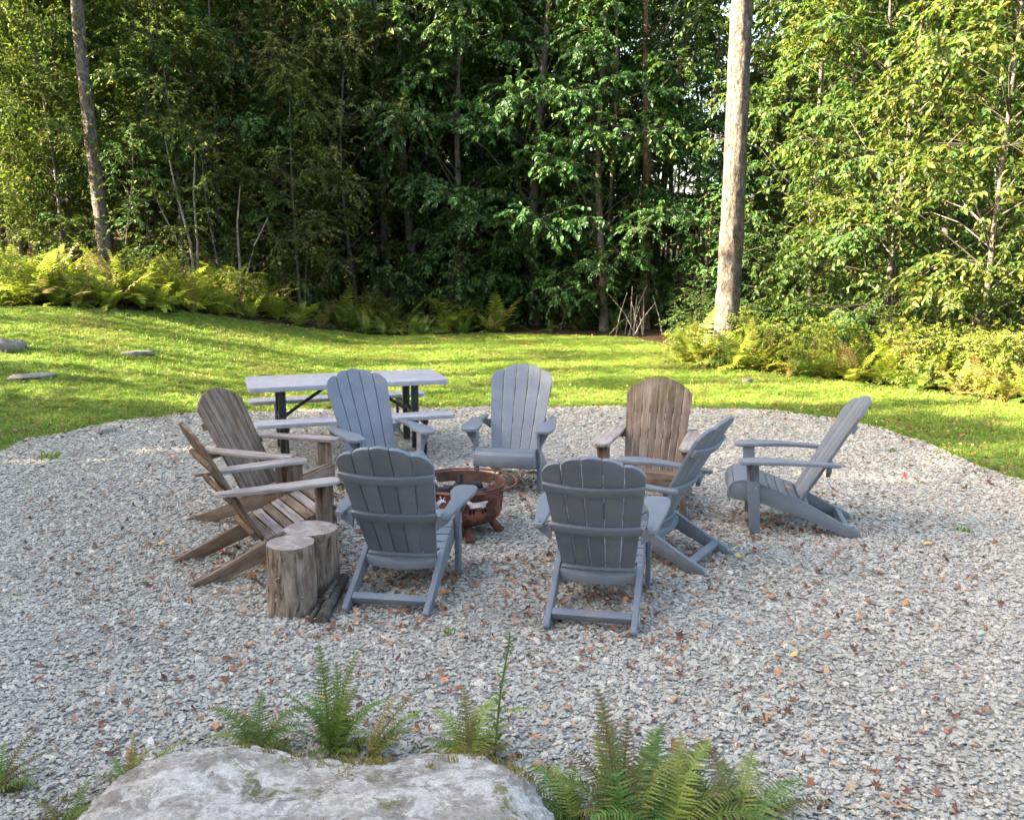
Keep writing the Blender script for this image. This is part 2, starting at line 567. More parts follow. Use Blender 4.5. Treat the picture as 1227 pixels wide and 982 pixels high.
def m_boulder():
    m, nt, out = new_mat('lichen_covered_rock')
    v = mapping(nt)
    n1 = noise_tex(nt, v, 4.0, 10, 0.75, 0.4)
    n2 = noise_tex(nt, v, 34.0, 8, 0.78)
    n3 = noise_tex(nt, v, 2.4, 9, 0.75, 0.8)
    n4 = noise_tex(nt, v, 110.0, 4, 0.7)
    n6 = noise_tex(nt, v, 8.0, 10, 0.8, 0.5)
    c = ramp(nt, n1, [(0.36, (0.21, 0.18, 0.145)), (0.5, (0.35, 0.31, 0.265)), (0.62, (0.46, 0.415, 0.365))])
    c = mixc(nt, ramp(nt, n6, [(0.49, (0, 0, 0)), (0.535, (0.85, 0.85, 0.85))]), c, (0.58, 0.535, 0.48))
    c = mixc(nt, 0.55, c, ramp(nt, n2, [(0.35, (0.20, 0.19, 0.18)), (0.5, (0.50, 0.49, 0.48)), (0.65, (0.80, 0.79, 0.77))]), 'OVERLAY')
    c = mixc(nt, ramp(nt, n4, [(0.33, (0.8, 0.8, 0.8)), (0.40, (0, 0, 0))]), c, (0.09, 0.08, 0.07))
    n5 = noise_tex(nt, mapping(nt, (1.2, 1.6, 7.0)), 3.0, 8, 0.78, 0.6)
    c = mixc(nt, ramp(nt, n5, [(0.36, (0.85, 0.85, 0.85)), (0.41, (0, 0, 0))]), c, (0.10, 0.088, 0.068))
    moss = ramp(nt, n3, [(0.56, (0, 0, 0)), (0.60, (1, 1, 1))])
    moss2 = mixc(nt, 1.0, moss, ramp(nt, n2, [(0.46, (0, 0, 0)), (0.54, (0.9, 0.9, 0.9))]), 'MULTIPLY')
    c = mixc(nt, moss2, c, (0.13, 0.12, 0.035))
    hgt = mixc(nt, 0.5, n2, n6)
    principled(nt, out, c, 0.95, 0.15, 0, hgt, 1.0, 0.03)
    return m


M['boulder'] = m_boulder()
M['slab'] = m_simple('pale_field_stone', (0.17, 0.155, 0.135), 0.9, 0.2, 0, 12, 0.45, 0.6)


def m_leaf_litter():
    m, nt, out = new_mat('fallen_leaves')
    g = nt.nodes.new('ShaderNodeNewGeometry')
    oi = nt.nodes.new('ShaderNodeObjectInfo')
    a = nt.nodes.new('ShaderNodeMath')
    a.operation = 'ADD'
    nt.links.new(g.outputs['Random Per Island'], a.inputs[0])
    nt.links.new(oi.outputs['Random'], a.inputs[1])
    fr = nt.nodes.new('ShaderNodeMath')
    fr.operation = 'FRACT'
    nt.links.new(a.outputs[0], fr.inputs[0])
    c = ramp(nt, fr.outputs[0], [(0, (0.075, 0.035, 0.022)), (0.3, (0.14, 0.055, 0.03)), (0.55, (0.27, 0.11, 0.05)), (0.8, (0.36, 0.19, 0.10)), (1, (0.42, 0.29, 0.17))])
    principled(nt, out, c, 0.7, 0.3)
    return m


M['litter'] = m_leaf_litter()
LEAFCOL = {'russet brown': (0.15, 0.060, 0.032), 'dark brown': (0.075, 0.038, 0.026), 'orange': (0.46, 0.17, 0.055), 'tan': (0.40, 0.27, 0.17), 'yellow': (0.55, 0.38, 0.07), 'scarlet red': (0.48, 0.045, 0.03)}
for k_, c_ in LEAFCOL.items():
    M['fallen ' + k_] = m_simple('fallen_leaf_' + k_.replace(' ', '_'), c_, 0.65, 0.35, 0, 25, 0.3, 0.3)


# ------------------------------------------------------------------ scatter of alike pieces too small to pick apart (stuff)
def proto_collection(name, meshes):
    c = bpy.data.collections.new(name)
    for i, me in enumerate(meshes):
        c.objects.link(bpy.data.objects.new('%s_%02d' % (name, i), me))
    return c


def scatter(name, pts, rot, scl, idx, coll, label, cat):
    me = bpy.data.meshes.new(name)
    n = len(pts)
    me.vertices.add(n)
    me.vertices.foreach_set('co', np.asarray(pts, np.float32).ravel())
    a = me.attributes.new('rot', 'FLOAT_VECTOR', 'POINT')
    a.data.foreach_set('vector', np.asarray(rot, np.float32).ravel())
    a = me.attributes.new('scl', 'FLOAT_VECTOR', 'POINT')
    a.data.foreach_set('vector', np.asarray(scl, np.float32).ravel())
    a = me.attributes.new('idx', 'INT', 'POINT')
    a.data.foreach_set('value', np.asarray(idx, np.int32))
    o = link(name, me)
    ng = bpy.data.node_groups.new(name + '_nodes', 'GeometryNodeTree')
    ng.interface.new_socket('Geometry', in_out='INPUT', socket_type='NodeSocketGeometry')
    ng.interface.new_socket('Geometry', in_out='OUTPUT', socket_type='NodeSocketGeometry')
    gi = ng.nodes.new('NodeGroupInput')
    go = ng.nodes.new('NodeGroupOutput')
    ci = ng.nodes.new('GeometryNodeCollectionInfo')
    ci.inputs['Collection'].default_value = coll
    ci.inputs['Separate Children'].default_value = True
    ci.inputs['Reset Children'].default_value = True
    ip = ng.nodes.new('GeometryNodeInstanceOnPoints')
    ip.inputs['Pick Instance'].default_value = True

    def named(nm, dt):
        q = ng.nodes.new('GeometryNodeInputNamedAttribute')
        q.data_type = dt
        q.inputs['Name'].default_value = nm
        return q.outputs['Attribute']
    er = ng.nodes.new('FunctionNodeEulerToRotation')
    ng.links.new(named('rot', 'FLOAT_VECTOR'), er.inputs[0])
    ng.links.new(gi.outputs[0], ip.inputs['Points'])
    ng.links.new(ci.outputs[0], ip.inputs['Instance'])
    ng.links.new(er.outputs[0], ip.inputs['Rotation'])
    ng.links.new(named('scl', 'FLOAT_VECTOR'), ip.inputs['Scale'])
    ng.links.new(named('idx', 'INT'), ip.inputs['Instance Index'])
    ng.links.new(ip.outputs[0], go.inputs[0])
    md = o.modifiers.new('scatter', 'NODES')
    md.node_group = ng
    tag(o, label, cat, None, 'stuff')
    return o


# ------------------------------------------------------------------ terrain
def sheet(name, xs, ys, z_off, mat, keep=None):
    X, Y = np.meshgrid(xs, ys)
    Z = hz(X, Y) + z_off
    nx, ny = len(xs), len(ys)
    v = np.stack([X.ravel(), Y.ravel(), Z.ravel()], 1)
    i = np.arange((ny - 1) * (nx - 1))
    a = (i // (nx - 1)) * nx + i % (nx - 1)
    f = np.stack([a, a + 1, a + nx + 1, a + nx], 1)
    if keep is not None:
        cx = v[f].mean(1)
        f = f[keep(cx[:, 0], cx[:, 1])]
    return link(name, mesh_np(name, v, [f], mat, True))


def in_poly(poly, x, y):
    x = np.asarray(x, float)
    y = np.asarray(y, float)
    inside = np.zeros(x.shape, bool)
    n = len(poly)
    for i in range(n):
        x0, y0 = poly[i]
        x1, y1 = poly[(i + 1) % n]
        c = ((y0 > y) != (y1 > y)) & (x < (x1 - x0) * (y - y0) / (y1 - y0 + 1e-12) + x0)
        inside ^= c
    return inside


far = np.concatenate([[60, 75, 95, 130, 200, 350, 700, 1500, 3000]])
gx = np.concatenate([-far[::-1], np.arange(-50, 51, 1.0), far])
gy = np.concatenate([-far[::-1], np.arange(-50, 51, 1.0), far])
tag(sheet('ground', gx, gy, -0.06, M['forest_floor']), kind='structure')

lawn_poly = [(-16, 5), (-14, 12), (-11.5, 14.6), (-9.2, 16.0), (-7.0, 17.6), (-5.2, 19.6), (-4.0, 20.8), (-0.3, 21.9), (2.7, 20.9), (3.4, 18.6), (3.0, 16.0), (4.6, 14.7), (6.1, 13.1), (7.0, 11.6), (8.0, 9), (10, 2), (9, -6), (-14, -6)]
lawn = sheet('lawn', np.arange(-16, 11, 0.2), np.arange(-6, 23, 0.2), -0.02, M['lawn'], lambda x, y: in_poly(lawn_poly, x + 0.25 * np.sin(y * 3.1), y + 0.25 * np.sin(x * 2.3)))
tag(lawn, kind='structure')

gravel_ctrl = [(-5.25, 9.26), (-4.89, 10.30), (-3.97, 11.22), (-2.4, 11.62), (-0.58, 11.80), (0.94, 11.87), (2.56, 11.80), (3.53, 11.42), (4.19, 10.62), (4.45, 9.26), (4.55, 7.87), (4.6, 6.0), (4.4, 4.0), (4.0, 2.4), (2.5, 1.6), (0.5, 1.5), (-2.5, 1.6), (-4.6, 2.6), (-5.6, 4.5), (-5.75, 7.0)]


def smooth_closed(ctrl, sub=10):
    out, n = [], len(ctrl)
    for i in range(n):
        p0, p1, p2, p3 = (np.array(ctrl[(i + k) % n], float) for k in (-1, 0, 1, 2))
        for s in range(sub):
            t = s / sub
            out.append(0.5 * ((2 * p1) + (-p0 + p2) * t + (2 * p0 - 5 * p1 + 4 * p2 - p3) * t * t + (-p0 + 3 * p1 - 3 * p2 + p3) * t ** 3))
    return [tuple(p) for p in out]


gravel_poly = [(x + 0.13 * noise.noise((x * 1.7, y * 1.7, 0)) + 0.05 * noise.noise((x * 5, y * 5, 0)), y + 0.13 * noise.noise((x * 1.7, y * 1.7, 5)) + 0.05 * noise.noise((x * 5, y * 5, 5))) for x, y in smooth_closed(gravel_ctrl)]
mb = MB()
nr_, np_ = 24, len(gravel_poly)
vs_ = [(-0.4, 6.5, -0.002)]
for k in range(1, nr_ + 1):
    for x, y in gravel_poly:
        x, y = -0.4 + (x + 0.4) * k / nr_, 6.5 + (y - 6.5) * k / nr_
        vs_.append((x, y, H(x, y) - (0.012 if k == nr_ else 0.003)))
mb.add(vs_, [(0, 1 + i, 1 + (i + 1) % np_) for i in range(np_)] + [(1 + k * np_ + i, 1 + (k + 1) * np_ + i, 1 + (k + 1) * np_ + (i + 1) % np_, 1 + k * np_ + (i + 1) % np_) for k in range(nr_ - 1) for i in range(np_)])
gravel = mb.build('gravel_pad', M['gravel_bed'], smooth=True)
tag(gravel, kind='structure')


def stone_mesh(seed):
    import bmesh
    r = random.Random(seed)
    bm = bmesh.new()
    bmesh.ops.create_icosphere(bm, subdivisions=1, radius=1.0)
    off = Vector((r.random() * 50, r.random() * 50, r.random() * 50))
    for v in bm.verts:
        d = 1 + 0.55 * noise.noise(v.co * 1.1 + off)
        v.co = v.co * d
        v.co.x *= 1.0 + 0.5 * (seed % 3 == 0)
        v.co.z *= 0.36 + 0.16 * r.random()
    me = bpy.data.meshes.new('stone')
    bm.to_mesh(me)
    bm.free()
    me.materials.append(M['stone'])
    return me


stones = [stone_mesh(i) for i in range(8)]
gp = np.array(gravel_poly)
n_s = 560000
sx = rng.uniform(gp[:, 0].min(), gp[:, 0].max(), n_s)
sy = rng.uniform(gp[:, 1].min(), gp[:, 1].max(), n_s)
# only where the pad could be seen: a wide wedge in front of the camera; thinner where the stones are too far to tell apart
k_ = in_poly(gravel_poly, sx, sy) & (np.abs(sx) < 0.72 * sy + 0.8) & (sy > 1.9) & (rng.random(n_s) < np.clip(1.25 - 0.075 * sy, 0.42, 1.0))
thin = 0.75 * np.exp(-((sx + 0.05) ** 2 / 0.10 + (sy - 4.95) ** 2 / 0.05)) + 0.6 * np.exp(-((sx + 2.2) ** 2 / 0.3 + (sy - 4.7) ** 2 / 0.06)) + 0.4 * np.exp(-((sx - 1.9) ** 2 / 0.5 + (sy - 5.6) ** 2 / 0.05))
k_ &= rng.random(n_s) > thin          # trodden spots where the fines show
sx, sy = sx[k_], sy[k_]
n_s = len(sx)
print('stones', n_s)
size = 0.0084 * np.exp(rng.normal(0, 0.36, n_s)) * (1 + 0.045 * np.clip(sy - 4, 0, 8))
size = np.clip(size, 0.004, 0.022)
rot = np.stack([rng.normal(0, 0.24, n_s), rng.normal(0, 0.24, n_s), rng.uniform(0, 6.28, n_s)], 1)
pts = np.stack([sx, sy, hz(sx, sy) + rng.uniform(-0.004, 0.007, n_s)], 1)
scl = size[:, None] * rng.uniform(0.85, 1.2, (n_s, 3))
scatter('gravel', pts, rot, scl, rng.integers(0, 8, n_s), proto_collection('stone_kinds', stones), 'loose grey crushed stone covering the pad', 'gravel')
# the nearest stones, one by one
for i in range(300):
    y = 3.0 + 0.75 * (i / 300.0) ** 1.3
    x = random.uniform(-0.56, 0.60) * y
    if in_poly([(-1.75, 2), (-1.6, 3.2), (0.2, 3.3), (0.4, 2)], np.array([x]), np.array([y]))[0]:
        x = random.uniform(0.3, 1.0) * 0.6 * y
    o = link('stone', stones[i % 8], gravel, (x, y, 0.012 + random.random() * 0.006), (random.gauss(0, .3), random.gauss(0, .3), random.random() * 6.28))
    s = random.uniform(0.010, 0.0145)
    o.scale = (s, s, s * 0.95)


# ------------------------------------------------------------------ grass
def tuft_mesh(seed, n=13, h=0.05, spread=0.05, w=0.0035, mat='grass'):
    r = np.random.default_rng(seed)
    V, F3, F4 = [], [], []
    for i in range(n):
        a = r.uniform(0, 6.283)
        rad = spread * math.sqrt(r.random())
        bx, by = rad * math.cos(a), rad * math.sin(a)
        a2 = r.uniform(0, 6.283)
        L = h * r.uniform(0.5, 1.25)
        lean = r.uniform(0.2, 0.95)
        dx, dy = math.cos(a2), math.sin(a2)
        s = np.array([-dy, dx, 0]) * w
        p0 = np.array([bx, by, -0.005])
        p1 = p0 + np.array([dx * lean * L * 0.35, dy * lean * L * 0.35, L * 0.6])
        p2 = p0 + np.array([dx * lean * L, dy * lean * L, L * (1.0 - 0.35 * lean)])
        b = len(V)
        V += [p0 - s, p0 + s, p1 + s * 0.8, p1 - s * 0.8, p2]
        F4.append((b, b + 1, b + 2, b + 3))
        F3.append((b + 3, b + 2, b + 4))
    return mesh_np('grass_tuft', np.array(V), [np.array(F4), np.array(F3)], M[mat])


def clover_mesh(seed):
    r = np.random.default_rng(seed)
    V, F = [], []
    for i in range(16):
        a = r.uniform(0, 6.283)
        rad = 0.07 * math.sqrt(r.random())
        c = np.array([rad * math.cos(a), rad * math.sin(a), r.uniform(0.015, 0.045)])
        a0 = r.uniform(0, 6.28)
        for k in range(2):
            t = a0 + k * 2.2
            d = np.array([math.cos(t), math.sin(t), r.uniform(-0.3, 0.4)])
            s = np.array([-math.sin(t), math.cos(t), r.uniform(-.3, .3)])
            L = r.uniform(0.012, 0.022)
            b = len(V)
            V += [c, c + d * L * 0.6 + s * L * 0.5, c + d * L * 1.1, c + d * L * 0.6 - s * L * 0.5]
            F.append((b, b + 1, b + 2, b + 3))
    return mesh_np('clover_patch', np.array(V), [np.array(F)], M['grass'])


tufts = [tuft_mesh(i, 16, 0.04 + 0.006 * i, 0.075) for i in range(4)] + [clover_mesh(9), clover_mesh(10)]
n_g = 150000
lx = rng.uniform(-11, 8.5, n_g)
ly = rng.uniform(6.5, 22.3, n_g)
dens = np.array([0.5 + 0.6 * noise.noise((x * 0.9, y * 0.9, 3)) for x, y in zip(lx, ly)])
k_ = in_poly(lawn_poly, lx, ly) & ~in_poly(gravel_poly, lx + rng.normal(0, .09, n_g), ly + rng.normal(0, .09, n_g)) & (np.abs(lx) < 0.60 * ly + 1.2) & (rng.random(n_g) < 0.35 + dens)
lx, ly = lx[k_], ly[k_]
n_g = len(lx)
gs_ = rng.uniform(0.5, 1.0, n_g)
scatter('grass', np.stack([lx, ly, hz(lx, ly) - 0.02], 1), np.stack([rng.normal(0, .1, n_g), rng.normal(0, .1, n_g), rng.uniform(0, 6.28, n_g)], 1),
        np.stack([gs_, gs_, gs_ * rng.uniform(0.6, 1.4, n_g)], 1), rng.integers(0, 6, n_g), proto_collection('tuft_kinds', tufts), 'short sunlit lawn grass and clover striped with long shadows', 'grass')


# ------------------------------------------------------------------ ferns
def frond_geo(L, W, elev, droop, npair, lobes, seed, twist=0.0, fold=0.15):
    """Points of one frond growing from the origin towards +x: central stalk with paired, lobed pinnae."""
    r = np.random.default_rng(seed)
    V, F = [], []
    npt = npair + 4
    p = np.zeros(3)
    pos, tan = [], []
    side_bend = r.normal(0, 0.25)
    for i in range(npt):
        t = i / (npt - 1)
        e = elev - droop * t ** 1.5
        yaw = side_bend * t
        d = np.array([math.cos(e) * math.cos(yaw), math.cos(e) * math.sin(yaw), math.sin(e)])
        pos.append(p.copy())
        tan.append(d)
        p = p + d * (L / (npt - 1))
    pos, tan = np.array(pos), np.array(tan)
    # stalk
    for k in range(2):
        b = len(V)
        for i in range(npt):
            s = np.cross(tan[i], [0, 0, 1.0])
            s /= np.linalg.norm(s) + 1e-9
            n_ = np.cross(s, tan[i])
            w = (0.0032 * (1 - 0.8 * i / npt)) * (L / 0.4)
            q = s if k == 0 else n_
            V += [pos[i] - q * w, pos[i] + q * w]
        for i in range(npt - 1):
            F.append((b + 2 * i, b + 2 * i + 1, b + 2 * i + 3, b + 2 * i + 2))
    for j in range(npair):
        i = j + 3
        t = (i - 3) / (npair + 0.5)
        prof = (0.55 + 0.45 * min(1, t / 0.25)) * (1 - t) ** 0.75 + 0.03
        s0 = np.cross(tan[i], [0, 0, 1.0])
        s0 /= np.linalg.norm(s0) + 1e-9
        n0 = np.cross(s0, tan[i])
        for sg in (-1, 1):
            pl = W * prof * r.uniform(0.85, 1.12)
            if pl < 0.004: continue
            d = s0 * sg * math.cos(0.3) + tan[i] * math.sin(0.3 + r.normal(0, .08)) + n0 * (fold + r.normal(0, 0.12))
            d /= np.linalg.norm(d)
            wv = np.cross(n0, d)
            wid = L / npair * 0.52
            b = len(V)
            m = 2 * lobes + 1
            for q in range(m):
                u = q / (m - 1)
                ww = wid * (1 - u) ** 0.6 * (1.0 if q % 2 == 1 else 0.32)
                if q == 0: ww = wid * 0.35
                if q == m - 1: ww = wid * 0.04
                c = pos[i] + d * pl * u - n0 * (0.25 * pl * u * u)
                V += [c - wv * ww, c + wv * ww]
            for q in range(m - 1):
                F.append((b + 2 * q, b + 2 * q + 1, b + 2 * q + 3, b + 2 * q + 2))
    return np.array(V), np.array(F)


def frond_mesh(mat, *a, **k):
    v, f = frond_geo(*a, **k)
    return mesh_np('frond', v, [f], M[mat])


def fern_plant_mesh(seed, nf, L, mats, lobes=1, npair=20, tight=0.0):
    """A whole fern as one mesh, for ferns too far to show their fronds singly."""
    r = np.random.default_rng(seed)
    VV, FF, MI, off = [], [], [], 0
    for i in range(nf):
        az = 6.283 * i / nf + r.normal(0, 0.3)
        l = L * r.uniform(0.5, 1.15)
        v, f = frond_geo(l, l * 0.24, r.uniform(0.35, 1.4), r.uniform(0.5, 1.5), npair, lobes, seed * 100 + i)
        c, s = math.cos(az), math.sin(az)
        v = v @ np.array([[c, s, 0], [-s, c, 0], [0, 0, 1]])
        VV.append(v)
        FF.append(f + off)
        off += len(v)
        MI.append(np.full(len(f), 0 if r.random() < 0.8 else 1))
    me = mesh_np('fern', np.concatenate(VV), [np.concatenate(FF)])
    for m in mats: me.materials.append(M[m])
    me.polygons.foreach_set('material_index', np.concatenate(MI).astype(np.int32))
    return me


far_ferns = [fern_plant_mesh(i, 13, 0.78, ('fern_far', 'fern_dry')) for i in range(4)]
green_ferns = [fern_plant_mesh(20 + i, 12, 0.7, ('fern_green', 'fern_far')) for i in range(3)]
tan_ferns = [fern_plant_mesh(40 + i, 12, 0.6, ('fern_dry', 'fern_far')) for i in range(3)]


def put_fern(me, x, y, s, label, group):
    o = link('fern', me, None, (x, y, H(x, y) - 0.04), (random.gauss(0, .2), random.gauss(0, .2), random.random() * 6.28))
    o.scale = (s, s, s * random.uniform(0.8, 1.2))
    tag(o, label, 'fern', group)


def bank(poly, n, kinds, s0, s1, label, group, mind=0.28):
    xs = [p[0] for p in poly]
    ys = [p[1] for p in poly]
    done, tries = [], 0
    while len(done) < n and tries < n * 60:
        tries += 1
        x, y = random.uniform(min(xs), max(xs)), random.uniform(min(ys), max(ys))
        if not in_poly(poly, np.array([x]), np.array([y]))[0]: continue
        if any((x - a) ** 2 + (y - b) ** 2 < mind * mind for a, b in done): continue
        done.append((x, y))
        put_fern(random.choice(kinds), x, y, random.uniform(s0, s1), label, group)


EDGE_SHRUBS = []
bank([(-12.5, 14.2), (-9.2, 16.2), (-7.0, 17.9), (-5.2, 20.0), (-4.3, 21.0), (-5.6, 21.4), (-8.4, 19.9), (-13.2, 18.0)], 160, far_ferns + far_ferns + tan_ferns[:1] + green_ferns[:1], 0.65, 1.6,
     'yellow-green fern in the sunlit fern bank beside the rising lawn', 'ferns in the sunlit bank above the lawn', 0.24)
bank([(-4.2, 21.2), (-0.2, 22.2), (-0.2, 23.4), (-4.6, 23.2)], 34, green_ferns + far_ferns[:2], 0.6, 1.5,
     'green fern at the shaded end of the lawn below the dark trees', 'green ferns at the end of the lawn', 0.25)
bank([(2.95, 16.1), (4.6, 14.9), (6.1, 13.3), (7.0, 11.8), (8.6, 12.4), (6.6, 15.2), (4.9, 16.6), (3.2, 17.3)], 97, far_ferns + tan_ferns[:2] + green_ferns[:2], 0.55, 1.35,
     'green and tan fern in the bed around the thick grey trunk', 'ferns around the thick grey trunk', 0.25)
for x, y, s in [(4.4, 17.2, 0.45), (5.4, 16.4, 0.5), (6.0, 15.2, 0.5), (7.0, 14.6, 0.55), (7.9, 13.2, 0.5), (3.6, 18.0, 0.5), (-3.0, 23.4, 0.6), (-1.0, 23.2, 0.5), (-4.6, 22.6, 0.5), (1.2, 22.9, 0.5)]:
    EDGE_SHRUBS.append((x, y, s))
bank([(-0.2, 22.2), (2.9, 21.3), (3.5, 19), (5, 19), (5, 24), (-0.2, 24)], 4, green_ferns, 0.6, 0.9,
     'small dark fern under the dark trees past the lawn', 'small ferns under the dark trees', 0.3)


# ------------------------------------------------------------------ trees
def leaf_batch(P, D, U, Ls, r, aspect=0.55, fold=0.35):
    """P base points, D directions, U leaf normals, Ls lengths -> verts, quads."""
    n = len(P)
    S = np.cross(D, U)
    S /= np.linalg.norm(S, axis=1, keepdims=True) + 1e-9
    U = np.cross(S, D)
    L = Ls[:, None]
    w = L * aspect * 0.5
    out = np.empty((n, 6, 3))
    out[:, 0] = P
    out[:, 1] = P + D * L * 0.30 + S * w * 0.9 + U * w * fold
    out[:, 2] = P + D * L * 0.68 + S * w * 0.75 + U * w * fold * 0.7
    out[:, 3] = P + D * L - U * L * 0.12
    out[:, 4] = P + D * L * 0.68 - S * w * 0.75 + U * w * fold * 0.7
    out[:, 5] = P + D * L * 0.30 - S * w * 0.9 + U * w * fold
    b = np.arange(n)[:, None] * 6
    q = np.concatenate([b + np.array([[0, 1, 2, 3]]), b + np.array([[0, 3, 4, 5]])])
    return out.reshape(-1, 3), q


def trunk_pts(height, lean, wob, r, n=12):
    pts, x, y = [], 0.0, 0.0
    ax, ay = r.normal(0, wob), r.normal(0, wob)
    ph = r.uniform(0, 6.28, 2)
    for i in range(n):
        t = i / (n - 1)
        pts.append(np.array([lean[0] * t * height + ax * math.sin(t * 5 + ph[0]) - ax * math.sin(ph[0]), lean[1] * t * height + ay * math.sin(t * 4 + ph[1]) - ay * math.sin(ph[1]), t * height]))
    return np.array(pts)


def trunk_mesh(pts, r0, r1, bark, seg=12, seed=0, flare=1.45, fine=2):
    if seg > 15: fine = 6
    """Tapered, wobbling trunk with root flare and uneven bark."""
    rr = random.Random(seed)
    n = len(pts)
    m = (n - 1) * 4 * fine + 1
    V, F = [], []
    for i in range(m):
        t = i / (m - 1)
        k = min(int(t * (n - 1)), n - 2)
        u = t * (n - 1) - k
        p = pts[k] * (1 - u) + pts[k + 1] * u
        z = p[2]
        rad = r0 * (1 - t) + r1 * t
        rad *= 1 + (flare - 1) * math.exp(-max(z, 0) / (r0 * 1.6))
        for j in range(seg):
            a = 2 * math.pi * j / seg
            d = 1 + 0.12 * noise.noise((math.cos(a) * 1.4, math.sin(a) * 1.4, z * 0.8 + seed)) + 0.08 * noise.noise((math.cos(a) * 4, math.sin(a) * 4, z * 3 + seed)) + (0.07 * noise.noise((math.cos(a) * 9, math.sin(a) * 9, z * 7 + seed)) if seg > 15 else 0)
            V.append((p[0] + rad * d * math.cos(a), p[1] + rad * d * math.sin(a), z - (0.25 if i == 0 else 0)))
    for i in range(m - 1):
        for j in range(seg):
            F.append((i * seg + j, i * seg + (j + 1) % seg, (i + 1) * seg + (j + 1) % seg, (i + 1) * seg + j))
    return mesh_np('trunk', np.array(V), [np.array(F)], M[bark], True)


def tree_parts(seed, height, r0, z0, z1, rx, nclump, nspray, nlf, leaf, leafmat, bark, lean=(0, 0), wob=0.15, clump_r=0.75, aspect=0.55, r1=None, seg=10, hang=0.35, sp_len=0.55, shell=0.55, taper=0.6):
    """Trunk, limbs reaching to leaf clumps, and a crown of single leaves set along the sprays of each clump.
    The crown fills a lopsided egg from height z0 to z1 with radius rx."""
    r = np.random.default_rng(seed)
    tp = trunk_pts(height, lean, wob, r)
    tm = trunk_mesh(tp, r0, r1 if r1 else r0 * 0.2, bark, seg, seed)

    def at(z):
        t = min(max(z / height, 0), 0.999)
        k = min(int(t * (len(tp) - 1)), len(tp) - 2)
        u = t * (len(tp) - 1) - k
        return tp[k] * (1 - u) + tp[k + 1] * u
    lim = MB()
    P, D, U, Ls = [], [], [], []
    for c in range(nclump):
        f = (c + r.random()) / nclump
        z = z0 + (z1 - z0) * f
        env = (math.sin(math.pi * min(1, max(0.03, f * 0.86 + 0.10))) ** 0.7) * (1 - (1 - taper) * f)
        az = r.uniform(0, 6.283)
        wobr = 1 + 0.35 * math.sin(az * 2 + seed) * math.sin(z * 1.3 + seed)
        rad = rx * env * wobr * (shell + (1 - shell) * math.sqrt(r.random())) * r.uniform(0.55, 1.1)
        hub = at(z) + np.array([rad * math.cos(az), rad * math.sin(az), 0])
        # limb leaves the trunk lower down and climbs to the clump
        zs = max(0.25 * z0, z - rad * r.uniform(0.25, 0.95))
        st = at(min(zs, height * 0.97))
        m1 = st + (hub - st) * 0.35 + np.array([r.normal(0, .08), r.normal(0, .08), 0.12 * rad])
        m2 = st + (hub - st) * 0.72 + np.array([r.normal(0, .10), r.normal(0, .10), 0.10 * rad])
        rb = max(0.006, min(r0 * 0.26, 0.009 * rad + 0.003))
        lim.tube([st, m1, m2, hub], [rb, rb * 0.75, rb * 0.5, rb * 0.25], 5, False)
        cr = clump_r * r.uniform(0.65, 1.3)
        out = np.array([math.cos(az), math.sin(az), 0.0])
        for w in range(nspray):
            d = r.normal(0, 1, 3)
            d[2] = d[2] * 0.55 + 0.05
            d = d + out * 0.55
            d /= np.linalg.norm(d) + 1e-9
            o = hub + d * cr * r.uniform(0.0, 0.75) * np.array([1, 1, 0.6])
            td = d + np.array([0, 0, r.normal(-0.10, 0.25)])
            td /= np.linalg.norm(td)
            TL = sp_len * r.uniform(0.6, 1.25)
            mid = o + td * TL * 0.5
            te = o + td * TL + np.array([0, 0, -0.28 * TL])
            if w % 2 == 0:
                lim.tube([hub, o, mid, te], [rb * 0.22, 0.004, 0.003, 0.0015], 3, False)
            m = max(4, int(nlf * r.uniform(0.7, 1.25)))
            ts = (np.arange(m) + r.random(m)) / m * 0.95 + 0.06
            base_p = np.where((ts < 0.5)[:, None], o + (mid - o) * (ts * 2)[:, None], mid + (te - mid) * ((ts - 0.5) * 2)[:, None])
            tdir = (te - o) / (np.linalg.norm(te - o) + 1e-9)
            sd = np.cross(tdir, [0, 0, 1.0])
            sd /= np.linalg.norm(sd) + 1e-9
            sgn = np.where(np.arange(m) % 2 == 0, 1, -1)[:, None]
            dd = tdir[None] * r.uniform(0.2, 0.9, (m, 1)) + sd[None] * sgn * r.uniform(0.4, 1.0, (m, 1)) + np.stack([r.normal(0, .3, m), r.normal(0, .3, m), r.normal(-hang, .35, m)], 1)
            dd /= np.linalg.norm(dd, axis=1, keepdims=True)
            uu = np.stack([r.normal(0, .45, m) + out[0] * 0.35, r.normal(0, .45, m) + out[1] * 0.35, np.ones(m)], 1)
            P.append(base_p)
            D.append(dd)
            U.append(uu)
            Ls.append(leaf * r.uniform(0.55, 1.25, m))
    lm = mesh_np('limbs', np.array([tuple(p) for p in lim.v]), [np.array(lim.f)], M['bark_thin' if bark != 'bark' else 'bark'], True)
    v, q = leaf_batch(np.concatenate(P), np.concatenate(D), np.concatenate(U), np.concatenate(Ls), r, aspect)
    cm = mesh_np('crown', v, [q], M[leafmat])
    return tm, lm, cm


class Kind:
    def __init__(self, name, label, group, *a, **k):
        self.name, self.label, self.group = name, label, group
        self.tm, self.lm, self.cm = tree_parts(*a, **k)

    def put(self, x, y, s=1.0, rz=None, label=None, group=None, name=None, z=None):
        o = empty(name or self.name, (x, y, (H(x, y) if z is None else z) - 0.05), random.random() * 6.28 if rz is None else rz)
        o.scale = (s, s, s)
        link('trunk', self.tm, o)
        link('limbs', self.lm, o)
        link('crown', self.cm, o)
        tag(o, label or self.label, 'tree', (group or self.group) if label is None or group else None)
        return o


